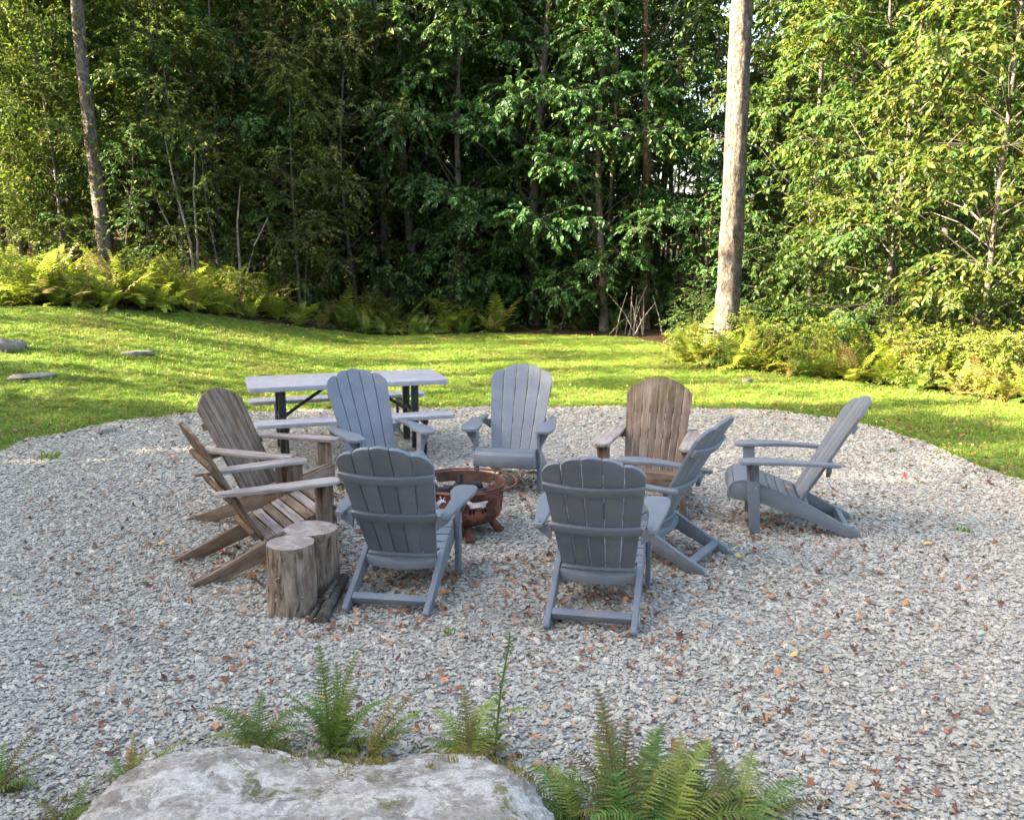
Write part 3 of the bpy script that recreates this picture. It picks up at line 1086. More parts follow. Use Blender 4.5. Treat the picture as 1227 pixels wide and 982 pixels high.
maple = [Kind('dark_leafy_tree', 'dark green leafy tree with branches hanging low past the end of the lawn', 'dark leafy trees past the lawn', 100 + i, 11.0, 0.15, 0.7, 11.4, 3.1, 64, 19, 19, 0.135, 'leaf_dark', 'bark', hang=0.6, aspect=0.66, clump_r=0.85, sp_len=0.6, taper=0.7) for i in range(2)]
maple_mid = Kind('green_leafy_tree', 'mid green leafy tree among the trees at the edge of the wood', 'mid green trees at the wood edge', 110, 9.8, 0.10, 0.9, 10.0, 2.7, 52, 17, 18, 0.12, 'leaf_mid', 'bark_thin', hang=0.4, clump_r=0.75)
beech = [Kind('yellow_green_tree', 'slender yellow-green tree behind the sunlit fern bank', 'yellow-green trees behind the fern bank', 120 + i, 9.2, 0.07, 1.2, 9.6, 2.4, 46, 16, 18, 0.10, 'leaf_yellow', 'bark_thin', hang=0.25, clump_r=0.7, wob=0.25) for i in range(2)]
olive = Kind('olive_brown_tree', 'small tree with olive brown turning leaves over the fern bank', 'olive brown small trees at the wood edge', 130, 7.6, 0.06, 1.4, 8.0, 2.4, 46, 17, 18, 0.095, 'leaf_olive', 'bark_thin', hang=0.3, clump_r=0.75, wob=0.25)
sapling = [Kind('leafy_sapling', 'thin young sapling with light green leaves at the wood edge', 'leafy saplings at the wood edge', 140 + i, 3.7, 0.026, 0.6, 3.9, 0.95, 20, 8, 9, 0.095, ('leaf_mid', 'leaf_yellow')[i], 'bark_thin', hang=0.25, clump_r=0.35, sp_len=0.35, wob=0.12) for i in range(2)]
shrub = Kind('undergrowth_shrub', 'low leafy shrub in the shade under the trees', 'shrubs in the undergrowth', 150, 1.7, 0.018, 0.2, 1.9, 1.0, 20, 10, 10, 0.085, 'leaf_mid', 'bark_thin', hang=0.2, clump_r=0.4, sp_len=0.35)
canopy = [Kind('forest_tree', 'tall straight forest tree standing deep in the wood', 'tall trees deep in the wood', 160 + i, 18.0, (0.17, 0.12, 0.09)[i], (7.5, 6.5, 6.0)[i], 19.0, 3.1, 34, 12, 12, 0.21, ('leaf_dark', 'leaf_mid', 'leaf_yellow')[i], ('bark', 'bark_pale', 'bark')[i], clump_r=1.1, sp_len=0.9, wob=0.2) for i in range(3)]
pole = [Kind('bare_pole_tree', 'thin pale bare-stemmed tree in the shaded wood', 'thin pale stems in the wood', 170 + i, 13.0, 0.055, 7.0, 13.5, 1.2, 12, 8, 9, 0.16, 'leaf_yellow', 'bark_pale', wob=0.3, lean=((0.04, 0.02), (-0.05, 0.03))[i], sp_len=0.6) for i in range(2)]

# single trees the photograph singles out
big = Kind('big_trunk_tree', '', '', 200, 20.0, 0.215, 8.6, 21.0, 3.8, 34, 13, 13, 0.2, 'leaf_mid', 'bark_pale', lean=(0.005, 0.0), wob=0.05, r1=0.10, seg=44, clump_r=1.1, sp_len=0.9)
p_ = px(869, 432)
big.put(p_.x, p_.y, 1.0, 0.0, label='thick straight grey trunk rising alone from the green and tan ferns')
lft = Kind('slender_trunk_tree', '', '', 201, 18.0, 0.142, 8.5, 19.0, 3.0, 30, 12, 12, 0.2, 'leaf_yellow', 'bark_pale', lean=(-0.010, 0.0), wob=0.10, r1=0.08, seg=18, clump_r=1.0, sp_len=0.9)
lft.put(-8.75, 20.3, 1.0, 0.0, label='tall pale mottled trunk rising behind the sunlit fern bank')
right_a = Kind('sunlit_tree', '', '', 202, 8.6, 0.07, 0.9, 9.0, 2.7, 58, 17, 18, 0.12, 'leaf_mid', 'bark_pale', hang=0.4, clump_r=0.75)
right_a.put(6.6, 16.4, 1.0, 1.0, label='sunlit small tree with pale stem and green leaves behind the fern bed')
right_b = Kind('sunlit_tree', '', '', 203, 8.0, 0.055, 1.3, 8.4, 2.5, 70, 17, 18, 0.11, 'leaf_yellow', 'bark_thin', hang=0.35, clump_r=0.7)
right_b.put(7.3, 14.3, 1.0, 4.4, label='sunlit small tree with thin stem and yellowing leaves over the fern bed')

red = Kind('red_barked_tree', '', '', 204, 12.0, 0.135, 1.9, 13.0, 2.6, 50, 17, 17, 0.135, 'leaf_dark', 'bark_red', clump_r=0.85, sp_len=0.6, wob=0.1, seg=16)
red.put(3.36, 23.7, 1.0, label='reddish trunk catching the sun beside dead pale brushwood past the lawn')
t_ = empty('dead_brushwood', (2.85, 21.9, H(2.85, 21.9)))
tag(t_, 'clump of dead pale upright sticks beside the reddish trunk', 'brushwood')
rb_ = random.Random(5)
for i in range(13):
    x, y = rb_.gauss(0, .35), rb_.gauss(0, .18)
    dx, dy, h = rb_.gauss(0, .28), rb_.gauss(0, .2), rb_.uniform(0.5, 1.15)
    m = MB()
    m.tube([(x, y, -0.05), (x + dx * .4, y + dy * .4, h * .5), (x + dx, y + dy, h)], [0.017, 0.013, 0.006], 6)
    m.build('dead_stick', M['bark_dead'], t_, smooth=True)
for bx_, by_, tips, lab in ((-6.9, 20.4, [(-0.5, 3.4), (0.12, 3.2), (-0.95, 2.4)], 'pale forked bare sapling stem behind the fern bank'), (-6.1, 20.7, [(0.75, 1.9), (0.15, 2.6)], 'pale leaning bare sapling beside the forked one')):
    t_ = empty('bare_sapling', (bx_, by_, H(bx_, by_)))
    tag(t_, lab, 'sapling')
    for i, (tx, tz) in enumerate(tips):
        m = MB()
        m.tube([(0, 0, -0.1), (tx * .25 + 0.03, 0.02 * i, tz * .35), (tx * .6 - 0.04, 0.05 * i, tz * .68), (tx, 0.1 * i, tz)], [0.034 - 0.006 * i, 0.028, 0.02, 0.009], 8)
        m.build('stem', M['bark_dead'], t_, smooth=True)
for x, y, s, k in [(-2.6, 25.2, 1.0, 0), (0.6, 24.6, 1.05, 1), (3.4, 25.0, 0.5, 0), (-0.8, 28.5, 1.15, 1), (2.4, 28.8, 1.1, 0), (5.6, 26.0, 0.5, 1), (-1.2, 24.0, 0.8, 1), (2.3, 23.0, 0.72, 0), (4.6, 22.6, 0.46, 1), (-4.2, 29.5, 1.2, 0)]:
    maple[k].put(x, y, s)
for x, y, s in [(-10.8, 24.0, 1.0), (-5.0, 27.5, 1.1), (9.0, 19.5, 1.0), (8.2, 23.0, 1.1), (10.3, 16.2, 0.95), (-8.0, 26.0, 1.0), (-12.0, 23.0, 1.0), (6.6, 20.5, 0.9), (10.8, 21.5, 1.1), (12.5, 18.5, 1.0), (9.2, 14.0, 0.8), (-9.6, 21.9, 0.7), (-6.9, 22.2, 0.75)]:
    maple_mid.put(x, y, s)
for i, (x, y, s) in enumerate([(-11.6, 20.6, 1.0), (-9.4, 23.2, 1.05), (-7.4, 22.8, 0.95), (-12.9, 21.6, 1.0), (-6.4, 25.6, 1.1), (-12.6, 26.0, 1.2), (-9.0, 28.0, 1.2), (-10.2, 21.6, 0.85), (-8.3, 21.6, 0.8), (-5.8, 24.2, 0.9), (7.4, 18.0, 0.95), (-11.0, 19.5, 0.75), (-7.4, 20.9, 0.7), (-5.0, 21.9, 0.6), (-9.9, 20.6, 0.7)]):
    beech[i % 2].put(x, y, s)
for x, y, s in [(-5.6, 22.9, 1.0), (-3.9, 23.6, 0.95), (-6.8, 24.8, 1.1)]:
    olive.put(x, y, s)
for i, (x, y, s) in enumerate([(-8.2, 19.8, 0.9), (-6.5, 20.9, 1.0), (-4.9, 22.0, 1.0), (5.3, 16.9, 0.9), (4.6, 19.5, 1.0), (7.8, 13.9, 0.85), (-1.6, 23.4, 0.9), (2.2, 23.3, 0.8)]):
    sapling[i % 2].put(x, y, s)
shrub_y = Kind('yellow_shrub', 'low yellow-green bush among the ferns at the edge of the lawn', 'yellow-green bushes among the edge ferns', 151, 1.5, 0.015, 0.1, 1.6, 0.95, 24, 12, 12, 0.075, 'leaf_lime', 'bark_thin', hang=0.2, clump_r=0.35, sp_len=0.32)
for x, y, s in [(3.3, 16.5, 0.6), (3.9, 16.0, 0.75), (4.6, 15.4, 0.7), (5.2, 15.0, 0.75), (5.8, 14.3, 0.8), (6.3, 13.7, 0.75), (6.7, 13.0, 0.7), (7.1, 12.4, 0.8), (4.2, 16.9, 0.8), (5.0, 16.2, 0.85), (6.9, 13.9, 0.8),
                (-11.0, 15.8, 0.8), (-9.6, 16.8, 0.8), (-8.4, 17.6, 0.75), (-7.2, 18.6, 0.8), (-6.0, 19.6, 0.75), (-3.4, 22.4, 0.7), (-2.0, 22.6, 0.7)]:
    shrub_y.put(x, y, s * 0.78)
for x, y, s in EDGE_SHRUBS:
    shrub.put(x, y, s * 1.3, label='low bright shrub among the ferns at the edge of the wood', group='shrubs among the edge ferns')
for i in range(46):
    y = random.uniform(23.5, 42)
    x = random.uniform(-0.62, 0.66) * y
    shrub.put(x, y, random.uniform(0.8, 1.6))
done = []
for i in range(400):
    y = random.uniform(25, 74)
    x = random.uniform(-0.57, 0.70) * y
    if 0.04 < x / y < 0.25 and random.random() < 0.5: continue
    if any((x - a) ** 2 + (y - b) ** 2 < 2.2 ** 2 for a, b in done): continue
    done.append((x, y))
    if len(done) > 105: break
    canopy[len(done) % 3].put(x, y, random.uniform(0.8, 1.15))
for i in range(84):
    y = random.uniform(24, 48)
    x = random.uniform(-0.58, 0.66) * y if i < 62 else random.uniform(0.06, 0.32) * y
    pole[i % 2].put(x, y, random.uniform(0.7, 1.2))
under = [maple_mid, beech[0], maple[0], beech[1], olive, maple[1]]
for i in range(100):
    y = 29 + 38 * random.random() ** 1.3
    x = random.uniform(-0.57, 0.72) * y
    if 0.08 < x / y < 0.25 and y < 60: continue
    under[i % 6].put(x, y, random.uniform(0.8, 1.2), label='leafy young tree in the shaded wood behind the edge trees', group='leafy young trees inside the wood')

for x, y, s in [(-17.5, 25.4, 1.25), (-22, 25.0, 1.5)]:  # out of view, added to keep the middle of the wood dark
    maple[0].put(x, y, s, label='unseen dense leafy tree added beyond the fern bank to shade the middle of the wood', group='unseen trees added beyond the fern bank')
# trees that stand left of the pad or behind the camera, outside the view, and throw its shade
for i, (x, y, s) in enumerate([(-14.0, -6.0, 1.0), (-14.5, -2.6, 1.05), (-14.0, 0.8, 1.15), (-14.4, 3.9, 1.12), (-11.5, -4.2, 0.8), (-11.5, -1.0, 0.75), (-11.2, 2.2, 0.75), (-17.2, 6.9, 1.08), (-18.5, 2.6, 1.12), (-19, -1.5, 1.45), (-18.6, -6.0, 1.3), (-23.5, 0.8, 1.5), (-24, -4.5, 1.5), (-16.5, -4.4, 1.1), (-16.4, -0.8, 1.1), (-16.2, 2.2, 1.25), (-20.5, 5.8, 1.16), (-28, -8.5, 1.7), (-28.5, -4, 1.7), (-28, 0.5, 1.7), (-28, 4.0, 1.48), (-21, -9, 1.3), (-10, -9, 1.0), (-5.5, -10, 1.05), (-1, -9.5, 1.0), (3.5, -10, 1.1), (8, -8.5, 1.0)]):
    maple[i % 2].put(x, y, s, label='dense unseen leafy tree outside the clearing shading the gravel pad', group='trees that shade the gravel pad')  # the unseen ones behind the camera are added to darken the chair backs
for x, y, sx_, sz_ in [(-11.0, 9.4, 0.27, 0.8), (-12.5, 11.6, 0.23, 0.95), (-11.5, 13.2, 0.16, 0.9), (-14.0, 14.4, 0.19, 1.1), (-15.5, 17.4, 0.15, 1.2), (-18.0, 16.2, 0.17, 1.3)]:
    o = maple[1].put(x, y, 1.0, label='unseen leafy tree squeezed narrow and tall to throw a long shadow stripe across the lawn', group='unseen trees narrowed to stripe the lawn')
    o.scale = (sx_, sx_, sz_)  # unseen maples squeezed narrow to shape the shadow stripes on the lawn
for i, (x, y, s) in enumerate([(-16, 10.2, 1.0), (-19, 12.6, 1.0), (-22, 9.6, 1.1), (-24, 14.0, 1.0), (-17, 14.9, 1.0)]):
    pole[i % 2].put(x, y, s, label='thin tree throwing a narrow shadow across the lawn', group='thin trees that stripe the lawn')


# ------------------------------------------------------------------ grey resin chairs
def uv_planks(me):
    """Grain runs along the longest side of a plank."""
    co = np.empty(len(me.vertices) * 3, np.float32)
    me.vertices.foreach_get('co', co)
    co = co.reshape(-1, 3)
    c = co - co.mean(0)
    _, _, vt = np.linalg.svd(c, full_matrices=False)
    uvw = c @ vt.T
    li = np.empty(len(me.loops), np.int32)
    me.loops.foreach_get('vertex_index', li)
    uv = me.uv_layers.new(name='UVMap')
    q = np.stack([uvw[li, 0], uvw[li, 1] + 0.7 * uvw[li, 2]], 1).astype(np.float32)
    uv.data.foreach_set('uv', q.ravel())


BACK_A = R(31)
B0 = Vector((0, -0.02, 0.205))           # foot of the backrest
BD = Vector((0, -math.sin(BACK_A), math.cos(BACK_A)))
BN = Vector((0, math.cos(BACK_A), math.sin(BACK_A)))


def bp(x, s, n=0.0, curve=0.45):
    """Point of the curved backrest: across, along, out of its plane."""
    return B0 + Vector((x, 0, 0)) + BD * s + BN * (n + curve * x * x * min(1.0, 0.4 + s))


def half_w(s, wb, wt):
    return wb + (wt - wb) * min(1, s / 0.74) ** 0.9


def make_grey_chair():
    t = empty('grey_armchair')
    # backrest: five slats fanning out, scalloped at the top
    WB, WT, LEN = 0.205, 0.282, 0.915
    tops = [0.852, 0.902, 0.915, 0.902, 0.852]
    drops = [0.085, 0.048, 0.014, 0.048, 0.085]
    for k in range(5):
        f0, f1 = -1 + 0.4 * k, -1 + 0.4 * (k + 1)
        ns, nc = 16, 6
        verts, faces = [], []
        for side in (0.0125, -0.0105):
            for i in range(ns + 1):
                for j in range(nc + 1):
                    fr = j / nc
                    if k < 2: e = 1 - fr
                    elif k > 2: e = fr
                    else: e = abs(2 * fr - 1)
                    inner = (1 - e) if k != 2 else 1.0
                    stop = tops[k] - drops[k] * e ** 2.3 - 0.010 * max(0, 1 - inner * 5) ** 2
                    u = i / ns
                    s_ = stop * u
                    hw = half_w(s_, WB, WT)
                    a = f0 * hw + (0.0028 if k > 0 else 0)
                    b = f1 * hw - (0.0028 if k < 4 else 0)
                    verts.append(bp(a + (b - a) * fr, s_, side))
        w_, tot = nc + 1, (ns + 1) * (nc + 1)
        for i in range(ns):
            for j in range(nc):
                q = i * w_ + j
                faces.append((q, q + 1, q + 1 + w_, q + w_))
                faces.append((tot + q + 1, tot + q, tot + q + w_, tot + q + 1 + w_))
        for i in range(ns):
            for j, fl in ((0, False), (nc, True)):
                q = i * w_ + j
                fc = (q, q + w_, tot + q + w_, tot + q)
                faces.append(fc[::-1] if fl else fc)
        for j in range(nc):
            faces.append((j, tot + j, tot + j + 1, j + 1))
            q = ns * w_ + j
            faces.append((q, q + 1, tot + q + 1, tot + q))
        m = MB()
        m.add(verts, faces)
        m.build('back_slat', M['resin'], t, bevel=0.0045)
    for s0, s1, ex in ((0.645, 0.70, 0.002), (0.335, 0.392, 0.010), (0.0, 0.05, 0.0)):
        m = MB()
        verts, faces, nn = [], [], 10
        for i in range(nn + 1):
            f = -1 + 2 * i / nn
            for s, d in ((s0, -0.012), (s1, -0.012), (s1, -0.034), (s0, -0.034)):
                hw = half_w(s, WB, WT) + ex
                verts.append(bp(f * hw, s, d))
        for i in range(nn):
            a, b = i * 4, (i + 1) * 4
            faces += [(a + j, a + (j + 1) % 4, b + (j + 1) % 4, b + j) for j in range(4)]
        faces += [(3, 2, 1, 0), tuple(nn * 4 + j for j in range(4))]
        m.add(verts, faces)
        m.build('back_rail', M['resin'], t, bevel=0.004)
    # small plate under the bottom rail
    m = MB()
    c = bp(0, 0.025, -0.038)
    m.box(c, (0.05, 0.008, 0.014), Matrix.Rotation(BACK_A, 3, 'X'))
    m.build('maker_plate', M['resin'], t, bevel=0.002)
    # side rails running from seat front to rear foot
    out = [(0.462, 0.352), (0.42, 0.372), (0.30, 0.352), (0.0, 0.262), (-0.02, 0.255), (-0.30, 0.105), (-0.435, 0.045), (-0.452, 0.022), (-0.445, 0.0), (-0.335, 0.0), (-0.06, 0.115), (0.28, 0.225), (0.40, 0.232), (0.47, 0.245), (0.482, 0.30)]
    for sg in (-1, 1):
        m = MB()
        m.prism(out[::-1], lambda y, z: (sg * 0.222, y, z), lambda y, z: (sg * 0.256, y, z))
        m.build('side_rail', M['resin'], t, bevel=0.006)
        # front leg
        m = MB()
        lo = [(0.335, 0.0), (0.255, 0.0), (0.285, 0.535), (0.375, 0.535)]
        m.prism(lo, lambda y, z: (sg * 0.258, y, z), lambda y, z: (sg * 0.288, y, z))
        leg = m.build('front_leg', M['resin'], t, bevel=0.006)
        for (y, z) in ((0.30, 0.34), (0.35, 0.325), (0.30, 0.265)):
            m = MB()
            m.tube([(sg * 0.286, y, z), (sg * 0.2915, y, z)], 0.0065, 8)
            m.build('screw', M['screw'], leg)
        # triangular bracket under the arm
        m = MB()
        br = [(0.345, 0.535), (0.30, 0.535), (0.31, 0.40), (0.33, 0.40)]
        m.prism([(0, 0), (0.075, 0.13), (0.07, 0.145), (0, 0.145)], lambda x, z: (sg * (0.289 + x), 0.315, 0.389 + z), lambda x, z: (sg * (0.289 + x), 0.345, 0.389 + z))
        m.build('arm_bracket', M['resin'], t, bevel=0.004)
        # arm: paddle in front, narrow behind
        yy = [-0.275, -0.24, -0.10, 0.05, 0.13, 0.19, 0.24, 0.36, 0.415, 0.435]
        xi = [0.292, 0.286, 0.286, 0.282, 0.268, 0.248, 0.240, 0.240, 0.252, 0.275]
        xo = [0.335, 0.345, 0.362, 0.380, 0.388, 0.394, 0.397, 0.392, 0.372, 0.345]
        ol = [(a, y) for a, y in zip(xi, yy)] + [(a, y) for a, y in zip(xo[::-1], yy[::-1])]
        zz = lambda y: 0.548 + 0.012 * math.sin((y + 0.27) * 3.6) - 0.012 * max(0, y - 0.3) * 4

        m = MB()
        verts, faces, n = [], [], len(yy)
        for i in range(n):
            z = zz(yy[i])
            verts += [(sg * xi[i], yy[i], z), (sg * xo[i], yy[i], z), (sg * xo[i], yy[i], z - 0.026), (sg * xi[i], yy[i], z - 0.026)]
        for i in range(n - 1):
            a, b = i * 4, (i + 1) * 4
            faces += [(a + j, a + (j + 1) % 4, b + (j + 1) % 4, b + j) for j in range(4)]
        faces += [(3, 2, 1, 0), tuple((n - 1) * 4 + j for j in range(4))]
        m.add(verts, faces)
        arm = m.build('arm', M['resin'], t, bevel=0.006)
        m = MB()
        m.tube([(sg * 0.315, -0.253, 0.545), (sg * 0.315, -0.253, 0.553)], 0.008, 8)
        m.build('screw', M['screw'], arm)
        # curved brace from mid rail to arm
        m = MB()
        q = bp(sg * 0.262, 0.365, -0.02)
        m.prism([(0, 0), (0.075, 0.055), (0.075, 0.085), (0, 0.085)], lambda x, z: (q.x - sg * 0.01 + sg * x, q.y - 0.008, 0.435 + z), lambda x, z: (q.x - sg * 0.01 + sg * x, q.y + 0.022, 0.435 + z))
        m.build('arm_brace', M['resin'], t, bevel=0.003)
    # seat slats following the side rails, rolled over the front
    prof = [(-0.01, 0.262), (0.06, 0.284), (0.13, 0.309), (0.20, 0.335), (0.27, 0.361), (0.335, 0.381), (0.40, 0.388), (0.455, 0.376), (0.49, 0.345), (0.502, 0.30), (0.498, 0.245)]

    def seat_piece(pr, w0, name, gap=0.004):
        m = MB()
        verts, faces = [], []
        n = len(pr)
        for i in range(n):
            a = Vector(pr[max(i - 1, 0)])
            b = Vector(pr[min(i + 1, n - 1)])
            tn = (b - a).normalized()
            nrm = Vector((-tn.y, tn.x))
            for x, d in ((-w0, 0.0), (0, -0.008), (w0, 0.0), (w0, -0.02), (0, -0.028), (-w0, -0.02)):
                y = pr[i][0] + nrm.x * d
                z = pr[i][1] + nrm.y * d
                verts.append((x, y, z))
        for i in range(n - 1):
            a, b = i * 6, (i + 1) * 6
            faces += [(a + j, a + (j + 1) % 6, b + (j + 1) % 6, b + j) for j in range(6)]
        faces += [(5, 4, 3, 2, 1, 0), tuple((n - 1) * 6 + j for j in range(6))]
        m.add(verts, faces)
        m.build(name, M['resin'], t, bevel=0.003)
    for i in range(5):
        a, b = Vector(prof[i]), Vector(prof[i + 1])
        d = (b - a).normalized() * 0.004
        seat_piece([tuple(a + d), tuple((a + b) / 2), tuple(b - d)], 0.252, 'seat_slat')
    seat_piece(prof[5:8], 0.256, 'seat_slat')
    m = None
    p2 = [tuple(Vector(prof[7]) + Vector((0.006, -0.004)))] + prof[8:]
    seat_piece(p2, 0.256, 'front_apron')
    # apron behind the backrest and the stretcher between rear feet
    m = MB()
    verts, faces, nn = [], [], 10
    for i in range(nn + 1):
        f = -1 + 2 * i / nn
        x = f * 0.222
        sag = 0.018 * (1 - f * f)
        for y, z in ((-0.10, 0.215 - sag), (-0.055, 0.228 - sag), (-0.055, 0.188 - sag), (-0.10, 0.165 - sag)):
            verts.append((x, y - 0.0 + 0.02 * f * f, z))
    for i in range(nn):
        a, b = i * 4, (i + 1) * 4
        faces += [(a + j, a + (j + 1) % 4, b + (j + 1) % 4, b + j) for j in range(4)]
    faces += [(3, 2, 1, 0), tuple(nn * 4 + j for j in range(4))]
    m.add(verts, faces)
    m.build('rear_apron', M['resin'], t, bevel=0.005)
    m = MB()
    m.box((0, -0.345, 0.055), (0.443, 0.05, 0.045), Matrix.Rotation(R(24), 3, 'X'))
    m.build('stretcher', M['resin'], t, bevel=0.005)
    return t


GZ = 0.010
grey_proto = make_grey_chair()
grey_spots = [
    (-0.66, 5.43, -8.5, 'grey slatted armchair with its back turned, between the cut logs and the fire pit'),
    (0.51, 5.18, -11.5, 'grey slatted armchair with its back turned, beside the angled grey chair facing the fire'),
    (2.12, 6.73, 79.0, 'grey slatted armchair seen in profile with an orange leaf on its seat, standing apart'),
    (0.98, 6.08, 58.0, 'grey slatted armchair turned at an angle in front of the brown wooden chair'),
    (0.02, 8.0, 169.5, 'grey slatted armchair facing the fire pit from its far side, by the picnic bench end'),
    (-1.17, 7.72, 211.0, 'grey slatted armchair in front of the picnic table, turned toward the fire pit'),
]
for i, (x, y, a, lab) in enumerate(grey_spots):
    o = grey_proto if i == 0 else copy_tree(grey_proto)
    o.location = (x, y, GZ)
    o.rotation_euler = (0, 0, R(a))
    tag(o, lab, 'armchair', 'grey chairs around the fire pit')


# ------------------------------------------------------------------ weathered wooden chairs
def make_wood_chair(tag_mat='wood'):
    t = empty('wooden_armchair')
    W, WG = M['wood'], M['wood_grey']

    def plank(name, m, mat, parent=t, bevel=0.003):
        o = m.build(name, mat, parent, bevel=bevel)
        uv_planks(o.data)
        return o
    A = R(28)
    b0 = Vector((0, -0.03, 0.20))
    d = Vector((0, -math.sin(A), math.cos(A)))
    nrm = Vector((0, math.cos(A), math.sin(A)))
    nsl = 8
    WB, WT = 0.225, 0.275
    for k in range(nsl):
        f0, f1 = -1 + 2 * k / nsl, -1 + 2 * (k + 1) / nsl
        fm = (f0 + f1) / 2
        g = 0.0028
        pts = []
        top = lambda f: 0.875 - 0.135 * abs(f) ** 2.4
        lo, hi = [], []
        for i in range(6):
            s = i / 5
            sl0 = s * top(f0)
            sl1 = s * top(f1)
            lo.append((f0 * (WB + (WT - WB) * s) + g, sl0))
            hi.append((f1 * (WB + (WT - WB) * s) - g, sl1))
        ol = lo + [(fm * WT, top(fm) + 0.004)] + hi[::-1]
        jit = random.gauss(0, 0.0015)
        m = MB()
        m.prism(ol, lambda x, s: b0 + Vector((x, 0, 0)) + d * s + nrm * (0.011 + jit), lambda x, s: b0 + Vector((x, 0, 0)) + d * s + nrm * (-0.009 + jit))
        plank('back_slat', m, W, bevel=0.002)
    for s, hw, th in ((0.055, 0.215, 0.06), (0.61, 0.262, 0.055)):
        m = MB()
        m.box(b0 + d * s - nrm * 0.026, (hw * 2, 0.030, th), Matrix.Rotation(A, 3, 'X'))
        plank('back_rail', m, W)
    # long rear cross board that carries the arms
    m = MB()
    c = b0 + d * 0.395
    m.box((0, c.y - 0.040, 0.535), (0.66, 0.028, 0.075), Matrix.Rotation(A, 3, 'X'))
    plank('arm_crosspiece', m, W)
    out = [(0.42, 0.375), (0.02, 0.225), (-0.30, 0.09), (-0.50, 0.012), (-0.505, 0.0), (-0.37, 0.0), (-0.30, 0.0), (0.02, 0.105), (0.42, 0.245)]
    for sg in (-1, 1):
        m = MB()
        m.prism(out[::-1], lambda y, z: (sg * 0.246, y, z), lambda y, z: (sg * 0.280, y, z))
        plank('side_rail', m, W)
        m = MB()
        m.box((sg * 0.301, 0.355, 0.274), (0.040, 0.105, 0.548))
        plank('front_leg', m, W)
        m = MB()
        m.prism([(0.0, 0.36), (0.03, 0.36), (0.055, 0.548), (0.0, 0.548)], lambda x, z: (sg * (0.3215 + x), 0.335, z), lambda x, z: (sg * (0.3215 + x), 0.37, z))
        plank('arm_bracket', m, W)
        m = MB()
        ol = [(0.262, -0.33), (0.325, -0.34), (0.362, -0.20), (0.398, 0.12), (0.402, 0.33), (0.392, 0.42), (0.365, 0.455), (0.30, 0.455), (0.262, 0.43), (0.258, 0.0), (0.258, -0.25)]
        if sg < 0: ol = ol[::-1]
        m.prism(ol, lambda x, y: (sg * x, y, 0.553 + 0.012 * (y < -0.1) * 0), lambda x, y: (sg * x, y, 0.577))
        plank('arm', m, WG, bevel=0.004)
    # seat slats
    for i in range(7):
        y = 0.005 + i * 0.066
        z = 0.235 + (y - 0.02) * 0.375
        m = MB()
        m.box((random.gauss(0, .002), y, z), (0.575, 0.059, 0.020), Matrix.Rotation(R(20), 3, 'X'))
        plank('seat_slat', m, WG if i % 2 else W)
    m = MB()
    m.box((0, 0.434, 0.325), (0.575, 0.026, 0.115))
    plank('front_apron', m, W)
    return t


wood_proto = make_wood_chair()
wood_spots = [
    (-1.69, 5.92, -59.5, 'weathered wooden armchair right behind the two cut logs'),
    (-1.91, 6.95, -109.0, 'weathered wooden armchair with dark slats, between the picnic table and the other wooden chair'),
    (1.12, 7.25, 163.0, 'brown wooden armchair facing the fire between two grey chairs, far from the logs'),
]
for i, (x, y, a, lab) in enumerate(wood_spots):
    o = wood_proto if i == 0 else copy_tree(wood_proto)
    o.location = (x, y, GZ)
    o.rotation_euler = (0, 0, R(a))
    tag(o, lab, 'armchair', 'weathered wooden chairs')


# ------------------------------------------------------------------ picnic table
def make_table():
    # local x along the table, y across (front = -y)
    pa, pb = Vector((-2.50, 8.66, 0)), Vector((-0.64, 9.26, 0))
    ax = (pb - pa).normalized()
    rz = math.atan2(ax.y, ax.x)
    L = 1.96
    nrm = Vector((-ax.y, ax.x, 0))
    c = (pa + pb) / 2 + nrm * 0.40
    t = empty('picnic_table', (c.x, c.y, H(c.x, c.y) + GZ), rz)
    tag(t, 'picnic table with pale grey plastic top and benches on black folding steel legs', 'picnic table')

    def slab(x0, x1, y0, y1, z, th, name):
        r = 0.06
        ol = []
        for cx, cy, a0 in ((x1 - r, y1 - r, 0), (x0 + r, y1 - r, 90), (x0 + r, y0 + r, 180), (x1 - r, y0 + r, 270)):
            for k in range(5):
                a = R(a0 + 22.5 * k)
                ol.append((cx + r * math.cos(a), cy + r * math.sin(a)))
        m = MB()
        m.prism(ol, lambda x, y: (x, y, z - th), lambda x, y: (x, y, z))
        return m.build(name, M['plastic_top'], t, bevel=0.008)
    slab(-L / 2, L / 2, -0.41, 0.41, 0.735, 0.05, 'tabletop')
    slab(-L / 2 + 0.03, L / 2 - 0.03, -0.80, -0.545, 0.445, 0.04, 'bench')
    slab(-L / 2 + 0.03, L / 2 - 0.03, 0.545, 0.80, 0.445, 0.04, 'bench')
    for sx_ in (-1, 1):
        x = sx_ * 0.66
        for sy_ in (-1, 1):
            m = MB()
            m.box((x, sy_ * 0.23, 0.35), (0.07, 0.055, 0.67))
            m.build('leg', M['black_metal'], t, bevel=0.006)
            m = MB()
            m.tube([(x, sy_ * 0.72, 0.405), (x, sy_ * 0.72, 0.12), (x, sy_ * 0.66, 0.03), (x, sy_ * 0.56, 0.017), (x, sy_ * 0.26, 0.017)], 0.017, 8)
            m.build('bench_leg', M['black_metal'], t, smooth=True)
        m = MB()
        m.box((x, 0, 0.375), (0.05, 1.46, 0.045))
        m.box((x, 0, 0.67), (0.045, 0.60, 0.03))
        m.build('crossbar', M['black_metal'], t, bevel=0.004)
        m = MB()
        m.tube([(x - sx_ * 0.04, 0.0, 0.38), (x - sx_ * 0.50, 0.0, 0.685)], 0.017, 8)
        m.build('brace', M['black_metal'], t, smooth=True)
    return t


make_table()


